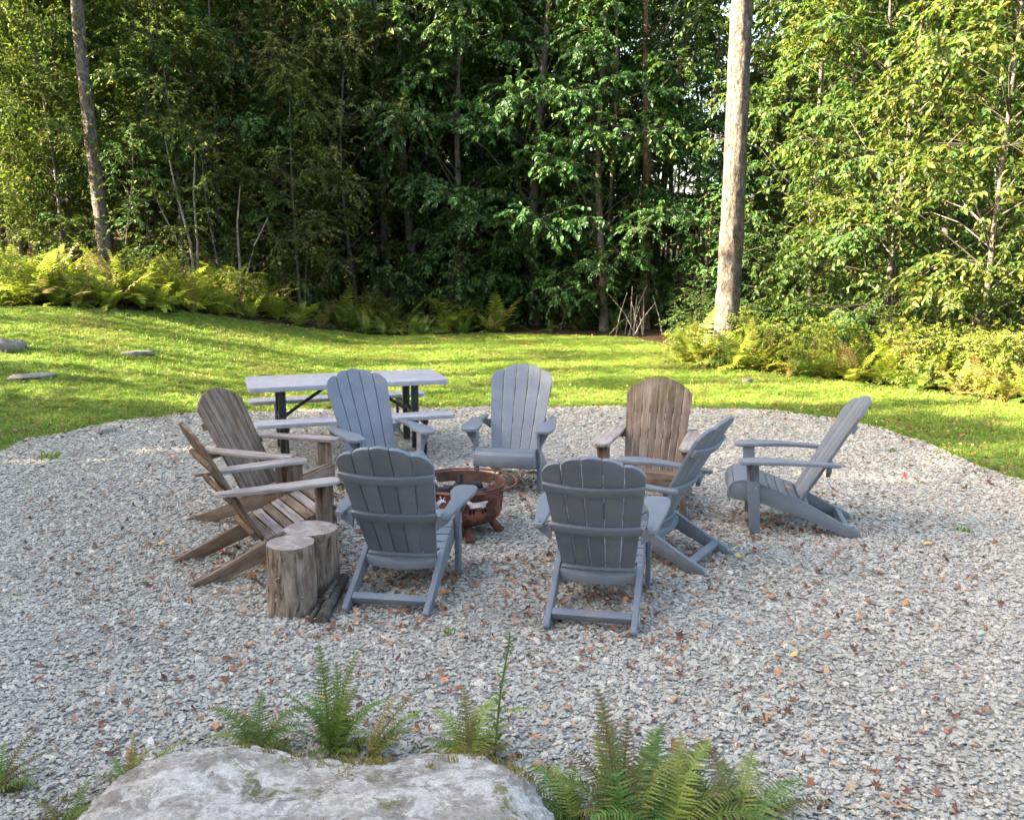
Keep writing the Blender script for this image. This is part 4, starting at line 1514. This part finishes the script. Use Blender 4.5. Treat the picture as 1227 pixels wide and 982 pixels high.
# ------------------------------------------------------------------ fire pit
def deer_poly():
    return [(-0.075, 0.028), (-0.080, 0.010), (-0.066, 0.012), (-0.062, -0.012), (-0.066, -0.055), (-0.056, -0.055), (-0.050, -0.018), (-0.044, -0.018), (-0.046, -0.055), (-0.036, -0.055),
            (-0.032, -0.012), (0.018, -0.012), (0.018, -0.055), (0.028, -0.055), (0.030, -0.014), (0.036, -0.014), (0.040, -0.055), (0.050, -0.055), (0.046, -0.004), (0.054, 0.014), (0.066, 0.030),
            (0.090, 0.034), (0.094, 0.044), (0.080, 0.056), (0.092, 0.074), (0.086, 0.078), (0.074, 0.060), (0.068, 0.058), (0.060, 0.080), (0.052, 0.080), (0.056, 0.060), (0.040, 0.036), (0.015, 0.030), (-0.05, 0.034)]


def make_pit():
    c = px(551, 577, 0.38)
    t = empty('fire_pit', (c.x, c.y, GZ), 0.35)
    t.scale = (1.02, 1.02, 0.88)
    tag(t, 'round rusty red steel fire pit with animal cutouts amid the chairs', 'fire pit')
    prof = [(0.02, 0.085), (0.10, 0.087), (0.18, 0.095), (0.245, 0.115), (0.283, 0.150), (0.303, 0.20)]
    nz = 30
    for i in range(1, nz + 1):
        prof.append((0.303 + 0.017 * i / nz, 0.20 + 0.215 * i / nz))
    seg = 300
    V = []
    for (r_, z) in prof:
        for k in range(seg):
            a = 2 * math.pi * k / seg
            V.append((r_ * math.cos(a), r_ * math.sin(a), z))
    V = np.array(V)
    F = []
    dp = deer_poly()
    for i in range(len(prof) - 1):
        for k in range(seg):
            F.append((i * seg + k, i * seg + (k + 1) % seg, (i + 1) * seg + (k + 1) % seg, (i + 1) * seg + k))
    F = np.array(F)
    cen = V[F].mean(1)
    an = np.arctan2(cen[:, 1], cen[:, 0])
    keep = np.ones(len(F), bool)
    for q in range(6):
        a0 = -math.pi / 2 + 2 * math.pi * q / 6 + 0.1
        da = (an - a0 + math.pi) % (2 * math.pi) - math.pi
        sgn = 1 if q % 2 else -1
        keep &= ~in_poly(dp, da * 0.312 * sgn / 1.15, (cen[:, 2] - 0.30) / 1.15)
    bowl = link('bowl', mesh_np('bowl', V, [F[keep]], M['rust'], True), t)
    V2 = V.copy()
    V2[:, :2] *= 0.985
    V2[:, 2] += 0.003
    link('bowl_lining', mesh_np('bowl_lining', V2, [F[keep][:, ::-1]], M['soot'], True), t)
    m = MB()
    m.torus((0, 0, 0.42), 0.325, 0.009, 64, 8)
    m.build('rim', M['rust'], t, smooth=True)
    m = MB()
    m.torus((0.03, -0.004, 0.424), 0.378, 0.008, 64, 8)
    m.build('outer_ring', M['rust'], t, smooth=True)
    for a in (0.4, 2.4, 4.5):
        m = MB()
        m.tube([(0.32 * math.cos(a), 0.32 * math.sin(a), 0.412), (0.03 + 0.37 * math.cos(a), 0.37 * math.sin(a), 0.414)], 0.006, 6)
        m.build('ring_tab', M['rust'], t)
    for a in (-1.62, 0.0 - 0.35, 1.5, 3.1):
        m = MB()
        m.tube([(0.20 * math.cos(a), 0.20 * math.sin(a), 0.13), (0.29 * math.cos(a), 0.29 * math.sin(a), 0.0)], [0.030, 0.034], 12)
        m.build('leg', M['rust'], t, smooth=True)
    # ash mound and charred pieces in the bowl
    V, F, n, k2 = [], [], 10, 26
    V.append((0, 0, 0.285))
    for i in range(1, n + 1):
        r_ = 0.285 * i / n
        for k in range(k2):
            a = 2 * math.pi * k / k2
            x, y = r_ * math.cos(a), r_ * math.sin(a)
            V.append((x, y, 0.235 + 0.05 * (1 - (i / n) ** 2) + 0.03 * noise.noise((x * 14, y * 14, 2))))
    m = MB()
    fs = [(0, 1 + k, 1 + (k + 1) % k2) for k in range(k2)]
    for i in range(n - 1):
        for k in range(k2):
            fs.append((1 + i * k2 + k, 1 + (i + 1) * k2 + k, 1 + (i + 1) * k2 + (k + 1) % k2, 1 + i * k2 + (k + 1) % k2))
    m.add(V, fs)
    ash = m.build('ash_bed', M['ash'], None, smooth=True)
    ash.location = (c.x, c.y, GZ)
    tag(ash, 'bed of pale ash inside the rusty fire pit', 'ash')
    for pts, rad in (([(-0.02, 0.05, 0.26), (0.0, 0.06, 0.36), (0.005, 0.055, 0.415)], [0.022, 0.02, 0.016]), ([(-0.2, 0.02, 0.28), (0.0, 0.10, 0.30), (0.16, 0.13, 0.31)], [0.03, 0.034, 0.028]), ([(-0.05, -0.16, 0.28), (0.1, -0.05, 0.30), (0.2, 0.02, 0.30)], [0.024, 0.028, 0.02])):
        m = MB()
        m.tube(pts, rad, 9)
        o = m.build('charred_log', M['char'], None, smooth=True)
        o.location = (c.x, c.y, GZ)
        tag(o, 'charred black stick lying in the ash of the fire pit', 'firewood', 'charred wood in the fire pit')


make_pit()


# ------------------------------------------------------------------ cut logs and sticks
def make_log(name, label, x, y, r0, h, seed, fungi=()):
    t = empty(name, (x, y, GZ - 0.004))
    tag(t, label, 'log')
    seg, rows = 56, 26
    V, F = [], []
    for i in range(rows + 1):
        z = h * i / rows
        for k in range(seg):
            a = 2 * math.pi * k / seg
            ca, sa = math.cos(a), math.sin(a)
            d = 1 + 0.07 * noise.noise((ca * 1.2, sa * 1.2, seed)) + 0.06 * noise.noise((ca * 5, sa * 5, z * 2 + seed)) + 0.045 * noise.noise((ca * 13, sa * 13, z * 4 + seed)) + 0.02 * noise.noise((ca * 25, sa * 25, z * 14 + seed))
            d *= 1.04 - 0.05 * z / h
            V.append((r0 * d * ca, r0 * d * sa, z))
    for i in range(rows):
        for k in range(seg):
            F.append((i * seg + k, i * seg + (k + 1) % seg, (i + 1) * seg + (k + 1) % seg, (i + 1) * seg + k))
    side = link('side', mesh_np('side', np.array(V), [np.array(F)], M['log_side'], True), t)
    V2, F2 = [(0, 0, h + 0.004)], []
    rings = 7
    for i in range(1, rings + 1):
        f = i / rings
        for k in range(seg):
            x_, y_, z_ = V[rows * seg + k]
            V2.append((x_ * f * (1.0 if i < rings else 1.001), y_ * f, h + 0.004 * (1 - f) + 0.006 * noise.noise((x_ * f * 22, y_ * f * 22, seed)) * (0 if i == rings else 1)))
    for k in range(seg):
        F2.append((0, 1 + k, 1 + (k + 1) % seg))
    F4 = []
    for i in range(rings - 1):
        for k in range(seg):
            F4.append((1 + i * seg + k, 1 + (i + 1) * seg + k, 1 + (i + 1) * seg + (k + 1) % seg, 1 + i * seg + (k + 1) % seg))
    link('cut_end', mesh_np('cut_end', np.array(V2), [np.array(F2), np.array(F4)], M['log_end'], True), t)
    for (a, z, s) in fungi:
        m = MB()
        rr = r0 * 1.0
        cx, cy = rr * math.cos(a), rr * math.sin(a)
        pts = []
        seg2 = 8
        vs_, fs_ = [], []
        for i in range(4):
            ph = i / 3 * math.pi / 2
            for k in range(seg2):
                b = 2 * math.pi * k / seg2
                vs_.append((cx + s * math.cos(ph) * math.cos(b) * 1.3, cy + s * math.cos(ph) * math.sin(b) * 1.3, z + s * 0.7 * math.sin(ph)))
        for i in range(3):
            for k in range(seg2):
                fs_.append((i * seg2 + k, i * seg2 + (k + 1) % seg2, (i + 1) * seg2 + (k + 1) % seg2, (i + 1) * seg2 + k))
        fs_.append(tuple(range(seg2 - 1, -1, -1)))
        m.add(vs_, fs_)
        m.build('bracket_fungus', M['fungus'], t, smooth=True)
    return t


fa = [(-1.75 + random.uniform(-0.5, 0.9), random.choice((0.10, 0.19, 0.235)) + random.gauss(0, .012), random.uniform(0.004, 0.008)) for _ in range(12)]
make_log('cut_log', 'shorter pale cut log standing upright with small fungi, in front of the other log', -1.275, 5.10, 0.138, 0.40, 3.0, fa)
make_log('cut_log', 'wider cut log standing upright with a bleached white top beside the wooden chair', -1.225, 5.40, 0.16, 0.39, 9.0)


def stick(label, pts, rad, seed, tip=None):
    t = MB()
    n = 14
    P = []
    for i in range(n):
        s = i / (n - 1) * (len(pts) - 1)
        k = min(int(s), len(pts) - 2)
        u = s - k
        p = Vector(pts[k]).lerp(Vector(pts[k + 1]), u)
        P.append(p + Vector((noise.noise((i * .5, seed, 0)), noise.noise((i * .5, seed, 9)), 0)) * 0.012)
    t.tube(P, [rad * (1 + 0.18 * noise.noise((i * .7, seed, 4))) for i in range(n)], 12)
    o = t.build('firewood_stick', M['bark_thin' if seed % 2 else 'bark'], None, smooth=True)
    tag(o, label, 'firewood')
    return o


a_, b_ = px(386, 740, 0.04), px(412, 692, 0.05)
stick('thick round stick of firewood on the gravel between the logs and the grey chair', [a_, a_.lerp(b_, .5), b_], 0.034, 1)
a_, b_ = px(372, 742, 0.025), px(398, 700, 0.03)
stick('thin dark stick of firewood squeezed beside the upright logs', [a_, b_], 0.017, 2)
a_, b_ = px(390, 716, 0.085), px(402, 696, 0.09)
stick('short stick lying on top of the firewood beside the logs', [a_, b_], 0.016, 4)


# ------------------------------------------------------------------ boulder and stones
def rock(name, label, cat, loc, size, seed, mat, sub=5, flat=2.6, rough=0.16, rz=0.0):
    import bmesh
    bm = bmesh.new()
    bmesh.ops.create_icosphere(bm, subdivisions=sub, radius=1.0)
    off = Vector((seed * 7.3, seed * 3.1, seed * 1.7))
    for v in bm.verts:
        p = v.co.normalized()
        k = (abs(p.x) ** flat + abs(p.y) ** flat + abs(p.z) ** (flat + 1)) ** (-1 / flat)
        q = p * k
        d = 1 + rough * noise.noise(p * 1.3 + off) * 1.6 + rough * 0.5 * noise.noise(p * 3.7 + off) + rough * 0.35 * abs(noise.noise(p * 7 + off)) + rough * 0.26 * abs(noise.noise(p * 13 + off)) + rough * 0.16 * noise.noise(p * 27 + off) + rough * 0.10 * noise.noise(p * 55 + off)
        q = q * d
        v.co = Vector((q.x * size[0], q.y * size[1], q.z * size[2]))
    me = bpy.data.meshes.new(name)
    bm.to_mesh(me)
    bm.free()
    me.materials.append(M[mat])
    for p in me.polygons: p.use_smooth = True
    o = link(name, me, None, loc, (0, 0, rz))
    tag(o, label, cat)
    return o


boulder = rock('boulder', 'large pale grey lichen-covered boulder with mossy edges, ferns growing behind it', 'boulder', (-0.70, 2.50, -0.03), (0.88, 0.76, 0.315), 2, 'boulder', 7, 3.4, 0.105, 0.06)
for (u, v, z, s, sd, lab) in ((163, 407, 0.62, (0.26, 0.15, 0.04), 3, 'flat pale stone slab lying in the striped lawn below the ferns'), (8, 419, 0.55, (0.24, 0.2, 0.14), 4, 'grey field stone at the edge of the lawn near the dark soil'),
                              (38, 451, 0.32, (0.26, 0.11, 0.04), 5, 'long flat stone sunk in the shaded grass'), (128, 519, 0.02, (0.10, 0.07, 0.06), 6, 'white stone on the border between gravel and grass'), (895, 456, 0.0, (0.07, 0.06, 0.05), 7, 'small pale round stone in the grass by the fern bed')):
    p_ = px(u, v, z)
    rock('field_stone', lab, 'stone', (p_.x, p_.y, H(p_.x, p_.y) - s[2] * 0.25), s, sd, 'slab', 3, 2.6, 0.3, random.random())

# moss and dry tufts round the boulder's back edge
tuft_small = [tuft_mesh(60 + i, 18, 0.035, 0.03, 0.002, 'moss') for i in range(3)]
mp_, mr_, ms_ = [], [], []
bm_co = np.empty(len(boulder.data.vertices) * 3, np.float32)
boulder.data.vertices.foreach_get('co', bm_co)
bm_co = bm_co.reshape(-1, 3)
bm_no = np.empty(len(boulder.data.vertices) * 3, np.float32)
boulder.data.vertices.foreach_get('normal', bm_no)
bm_no = bm_no.reshape(-1, 3)
mw = np.array(boulder.rotation_euler.to_matrix())
wc = bm_co @ mw.T + np.array(boulder.location)
wnv = bm_no @ mw.T
sel = (wc[:, 2] > 0.02) & (wc[:, 1] > 2.75) & (wnv[:, 2] < 0.93)
cand = wc[sel]
keep = rng.random(len(cand)) < np.where(cand[:, 0] > -0.75, 0.12, 0.04)
keep &= np.array([noise.noise((a * 4, b * 4, 1)) > -0.05 for a, b, _ in cand])
FERN_BASES = []


# ------------------------------------------------------------------ ferns in the foreground, frond by frond
def fern(label, base, fronds, name='fern'):
    t = empty(name, (base[0], base[1], base[2]))
    FERN_BASES.append((base[0], base[1]))
    tag(t, label, 'fern')
    extra = []
    for (az, el, L, dr, mat, *w) in fronds:
        extra.append((az + random.uniform(-32, 32), el - random.uniform(4, 26), L * random.uniform(0.6, 0.9), dr + random.uniform(15, 50), random.choice((mat, mat, 'fern_green', 'fern_lime')), (w[0] if w else 0.2) * 1.1))
    for i, (az, el, L, dr, mat, *w) in enumerate(list(fronds) + extra):
        wd = (w[0] if w else 0.2) * 1.15
        dr = dr * 1.25 + 8
        me = frond_mesh(mat, L, L * wd, R(el), R(dr), int(19 + L * 18), 5, int(abs(az) * 7 + L * 1000 + i))
        link('frond', me, t, (random.gauss(0, .012), random.gauss(0, .012), 0), (0, 0, R(az)))
    return t


g, br, li, dr_ = 'fern_green', 'fern_brown', 'fern_lime', 'fern_dry'
p_ = px(402, 902)
fern('upright green fern with narrow fronds growing behind the middle of the boulder', (p_.x, p_.y, 0.0), [
    (120, 84, 0.46, 12, g, .16), (60, 82, 0.44, 14, g, .16), (165, 66, 0.34, 25, g, .17), (95, 80, 0.38, 25, g, .17), (20, 64, 0.34, 45, g, .2), (200, 55, 0.24, 30, g, .2), (-20, 62, 0.22, 50, li, .2), (70, 70, 0.30, 30, g, .2)])
p_ = px(440, 912)
fern('thin browning fern leaning to the side of the upright green fern', (p_.x, p_.y, 0.02), [(22, 58, 0.36, 10, br, .15), (40, 66, 0.28, 20, dr_, .16), (5, 45, 0.22, 20, dr_, .16)])
p_ = px(312, 905)
fern('low green fern arching over the left shoulder of the boulder', (p_.x, p_.y, 0.02), [
    (150, 66, 0.32, 70, g, .24), (35, 68, 0.30, 85, g, .26), (175, 40, 0.26, 50, li, .26), (95, 72, 0.28, 50, g, .26), (10, 55, 0.26, 75, g, .26), (120, 60, 0.24, 60, g, .26)])
p_ = px(158, 945)
fern('small fern with one yellow frond at the outer end of the boulder', (p_.x, p_.y, 0.0), [(75, 84, 0.24, 8, dr_, .2), (25, 52, 0.30, 30, li, .2), (150, 45, 0.18, 30, g, .26), (100, 60, 0.16, 30, g, .26), (-10, 35, 0.14, 20, g, .26)])
p_ = px(562, 918)
fern('yellowing bushy fern behind the boulder next to the tall thin weed', (p_.x, p_.y, 0.02), [
    (60, 70, 0.33, 45, li, .24), (130, 60, 0.28, 55, li, .26), (100, 76, 0.32, 30, br, .22), (25, 58, 0.26, 60, li, .26), (160, 40, 0.22, 40, g, .28), (0, 45, 0.22, 50, br, .26), (85, 62, 0.26, 40, dr_, .24)])
p_ = px(690, 990)
fern('low green fern spreading beside the mossy end of the boulder', (p_.x, p_.y, 0.02), [
    (165, 42, 0.32, 45, g, .28), (140, 50, 0.30, 55, g, .28), (110, 60, 0.26, 60, li, .28), (190, 35, 0.28, 40, g, .28), (75, 55, 0.26, 60, g, .28), (210, 40, 0.24, 40, g, .28)])
p_ = px(745, 1000)
fern('tall browning fern with drooping brown tips standing in the green cluster', (p_.x, p_.y, 0.0), [
    (110, 80, 0.52, 20, br, .17), (70, 76, 0.42, 30, br, .17), (50, 66, 0.50, 60, g, .17), (130, 72, 0.38, 35, li, .2), (90, 76, 0.44, 30, g, .22), (150, 60, 0.36, 50, g, .24), (30, 70, 0.46, 70, li, .18)])
p_ = px(800, 1005)
fern('bushy bright green fern in the foreground on the gravel', (p_.x, p_.y, 0.0), [
    (100, 70, 0.40, 40, g, .26), (60, 64, 0.42, 50, g, .26), (20, 55, 0.40, 60, li, .26), (150, 55, 0.36, 55, g, .26), (-5, 45, 0.40, 45, g, .26), (180, 45, 0.34, 45, g, .26), (80, 76, 0.38, 30, li, .2), (40, 74, 0.40, 40, li, .22), (120, 62, 0.32, 60, li, .26)])
p_ = px(880, 1010)
fern('fern with long fronds reaching flat over the gravel', (p_.x, p_.y, 0.0), [
    (25, 50, 0.42, 55, g, .24), (5, 38, 0.42, 45, br, .22), (55, 62, 0.40, 55, li, .24), (100, 70, 0.40, 40, br, .22), (140, 60, 0.38, 50, g, .24), (-15, 35, 0.36, 40, g, .24), (80, 66, 0.34, 60, g, .26)])
p_ = px(-5, 950)
fern('thin browning fern on the gravel off the outer end of the boulder', (p_.x, p_.y, 0.0), [(60, 62, 0.26, 30, br, .2), (30, 45, 0.24, 30, br, .2), (100, 70, 0.2, 30, g, .24), (0, 40, 0.18, 30, g, .24)])
p_ = px(75, 985)
fern('small green fern sprig beside the lower edge of the boulder', (p_.x, p_.y, 0.0), [(80, 60, 0.16, 30, g, .26), (20, 40, 0.16, 30, g, .26), (150, 40, 0.14, 30, br, .26)])
# dry tufts and moss also sit at the feet of the ferns
fb = np.repeat(np.array(FERN_BASES), 34, 0)
fb = fb + rng.normal(0, 0.075, fb.shape)
cand = np.concatenate([cand[keep], np.stack([fb[:, 0], fb[:, 1], hz(fb[:, 0], fb[:, 1]) + 0.006], 1)])
nm = len(cand)
scatter('moss', cand, np.stack([rng.normal(0, .35, nm), rng.normal(0, .35, nm), rng.uniform(0, 6.28, nm)], 1), np.repeat(rng.uniform(0.5, 1.1, nm)[:, None], 3, 1), rng.integers(0, 3, nm), proto_collection('moss_kinds', tuft_small), 'yellow moss and dry tufts along the boulder edge', 'moss')

# tall thin weed
p_ = px(592, 915)
t_ = empty('tall_weed', (p_.x, p_.y, 0.0))
tag(t_, 'tall thin weed stem rising above the ferns behind the boulder', 'weed')
st = [(0.0, 0, -0.02), (0.012, 0.01, 0.16), (0.028, 0.02, 0.32), (0.060, 0.03, 0.50), (0.066, 0.03, 0.56)]
m = MB()
m.tube(st, [0.006, 0.0055, 0.005, 0.004, 0.002], 6)
m.build('stem', M['stem'], t_, smooth=True)
for i in range(42):
    s = 0.10 + 0.86 * i / 41
    k = s * 4
    j = min(int(k), 3)
    q = Vector(st[j]).lerp(Vector(st[j + 1]), k - j)
    az, L = i * 2.4, 0.045 * (1.05 - 0.75 * s) + 0.012
    d = np.array([[math.cos(az), math.sin(az), 0.5]])
    d /= np.linalg.norm(d)
    v, f = leaf_batch(np.array([tuple(q)]), d, np.array([[0, 0, 1.0]]), np.array([L]), rng, 0.42, 0.2)
    link('leaf', mesh_np('leaf', v, [f], M['fern_green']), t_)
me = frond_mesh('fern_lime', 0.17, 0.035, R(25), R(40), 14, 3, 5)
link('leaf', me, t_, (0.02, 0.012, 0.22), (0, 0, R(-10)))

# small weeds on the pad
for u, v, s, lab in ((62, 548, 1.6, 'small green weed tuft growing through the gravel near the lawn edge'), (1157, 637, 0.9, 'small green weed tuft alone in the gravel past the profile chair'), (540, 758, 0.6, 'tiny grass sprout in the gravel between the two near chairs'), (1068, 541, 0.8, 'faint weed sprout in the gravel behind the profile chair')):
    p_ = px(u, v)
    o = link('weed', tuft_mesh(int(u), 26, 0.06, 0.06, 0.006), None, (p_.x, p_.y, 0.0), (0, 0, 0))
    o.scale = (s, s, s)
    tag(o, lab, 'weed')


# ------------------------------------------------------------------ fallen leaves
def fallen_leaf_mesh(seed, mat):
    """Maple-like lobed or oval leaf, curled."""
    r = random.Random(seed)
    if seed % 3 == 0:
        ol = [(0, -0.5), (0.10, -0.2), (0.42, -0.28), (0.26, -0.02), (0.52, 0.18), (0.22, 0.16), (0.0, 0.55), (-0.22, 0.16), (-0.52, 0.18), (-0.26, -0.02), (-0.42, -0.28), (-0.10, -0.2)]
    else:
        ol = [(0, -0.55), (0.16, -0.32), (0.26, 0.0), (0.2, 0.28), (0, 0.58), (-0.2, 0.28), (-0.26, 0.0), (-0.16, -0.32)]
    c1, c2 = r.uniform(0.4, 1.1), r.uniform(-0.4, 0.7)
    V = [(x, y, c1 * x * x + c2 * y * y + r.uniform(-.05, .05)) for x, y in ol]
    n = len(V)
    V.append((0, 0, -0.03))
    return mesh_np('fallen_leaf', np.array(V), [np.array([(i, (i + 1) % n, n) for i in range(n)])], mat)


kinds = [('russet brown', 0.46), ('dark brown', 0.14), ('orange', 0.13), ('tan', 0.19), ('yellow', 0.06), ('scarlet red', 0.02)]
lm_ = {k: [fallen_leaf_mesh(i + 31 * j, M['fallen ' + k]) for i in range(4)] for j, (k, _) in enumerate(kinds)}
chair_c = [(x, y) for x, y, *_ in grey_spots + wood_spots]


def leaf_xy():
    q = random.random()
    if q < 0.45:
        y = 3.1 + 8.4 * random.random() ** 1.2
        return random.uniform(-0.55, 0.56) * y, y
    if q < 0.78:
        a = random.random() * 6.28
        d = abs(random.gauss(0, 0.9)) + 0.4
        return -0.2 + d * 1.6 * math.cos(a), 6.4 + d * 1.2 * math.sin(a)
    c = random.choice(chair_c)
    return c[0] + random.gauss(0, .3), c[1] + random.gauss(0, .3)


n_l = 0
while n_l < 290:
    x, y = leaf_xy()
    if not in_poly(gravel_poly, np.array([x]), np.array([y]))[0] or y < 2.95 or abs(x) > 0.57 * y: continue
    if -1.75 < x < 0.15 and y < 3.4: continue
    if (x + 0.36) ** 2 + (y - 6.48) ** 2 < 0.42 ** 2: continue
    q, k = random.random(), None
    for k, w in kinds:
        q -= w
        if q < 0: break
    o = link('fallen_leaf', random.choice(lm_[k]), None, (x, y, 0.024), (random.gauss(0, .3), random.gauss(0, .3), random.random() * 6.28))
    s = random.uniform(0.038, 0.07)
    o.scale = (s, s, s)
    tag(o, 'curled %s fallen leaf lying on the grey gravel' % k, 'leaf', '%s leaves on the gravel' % k)
    n_l += 1
# the leaf on the seat of the profile chair
p_ = Vector((2.12 - 0.04 * math.sin(R(79)) - 0.02, 6.73 - 0.05, 0.305))
o = link('fallen_leaf', lm_['orange'][0], None, p_, (0.3, 0.1, 1.0))
o.scale = (0.075,) * 3
tag(o, 'orange leaf lying on the seat of the grey profile chair', 'leaf')
# the rest of the litter
n_f = 7500
fx, fy = [], []
while len(fx) < n_f:
    x, y = leaf_xy()
    if random.random() < 0.25:
        i = random.randrange(len(gravel_poly))
        x, y = gravel_poly[i][0] + random.gauss(0, .3), gravel_poly[i][1] + random.gauss(0, .3)
    if random.random() < 0.22:
        x, y = random.uniform(-9, 7), random.uniform(10, 21)
        if not in_poly(lawn_poly, np.array([x]), np.array([y]))[0]: continue
    if y < 2.9 or (-1.75 < x < 0.15 and y < 3.4) or (x + 0.36) ** 2 + (y - 6.48) ** 2 < 0.42 ** 2: continue
    fx.append(x)
    fy.append(y)
fx, fy = np.array(fx), np.array(fy)
fs_ = rng.uniform(0.02, 0.05, n_f)
scatter('leaf_litter', np.stack([fx, fy, hz(fx, fy) + rng.uniform(0.012, 0.022, n_f) + 0.03 * (~in_poly(gravel_poly, fx, fy))], 1), np.stack([rng.normal(0, .4, n_f), rng.normal(0, .4, n_f), rng.uniform(0, 6.28, n_f)], 1), np.repeat(fs_[:, None], 3, 1), rng.integers(0, 4, n_f),
        proto_collection('litter_kinds', [fallen_leaf_mesh(i, M['litter']) for i in range(4)]), 'small bits of dry brown leaf litter strewn over gravel and lawn', 'leaf litter')
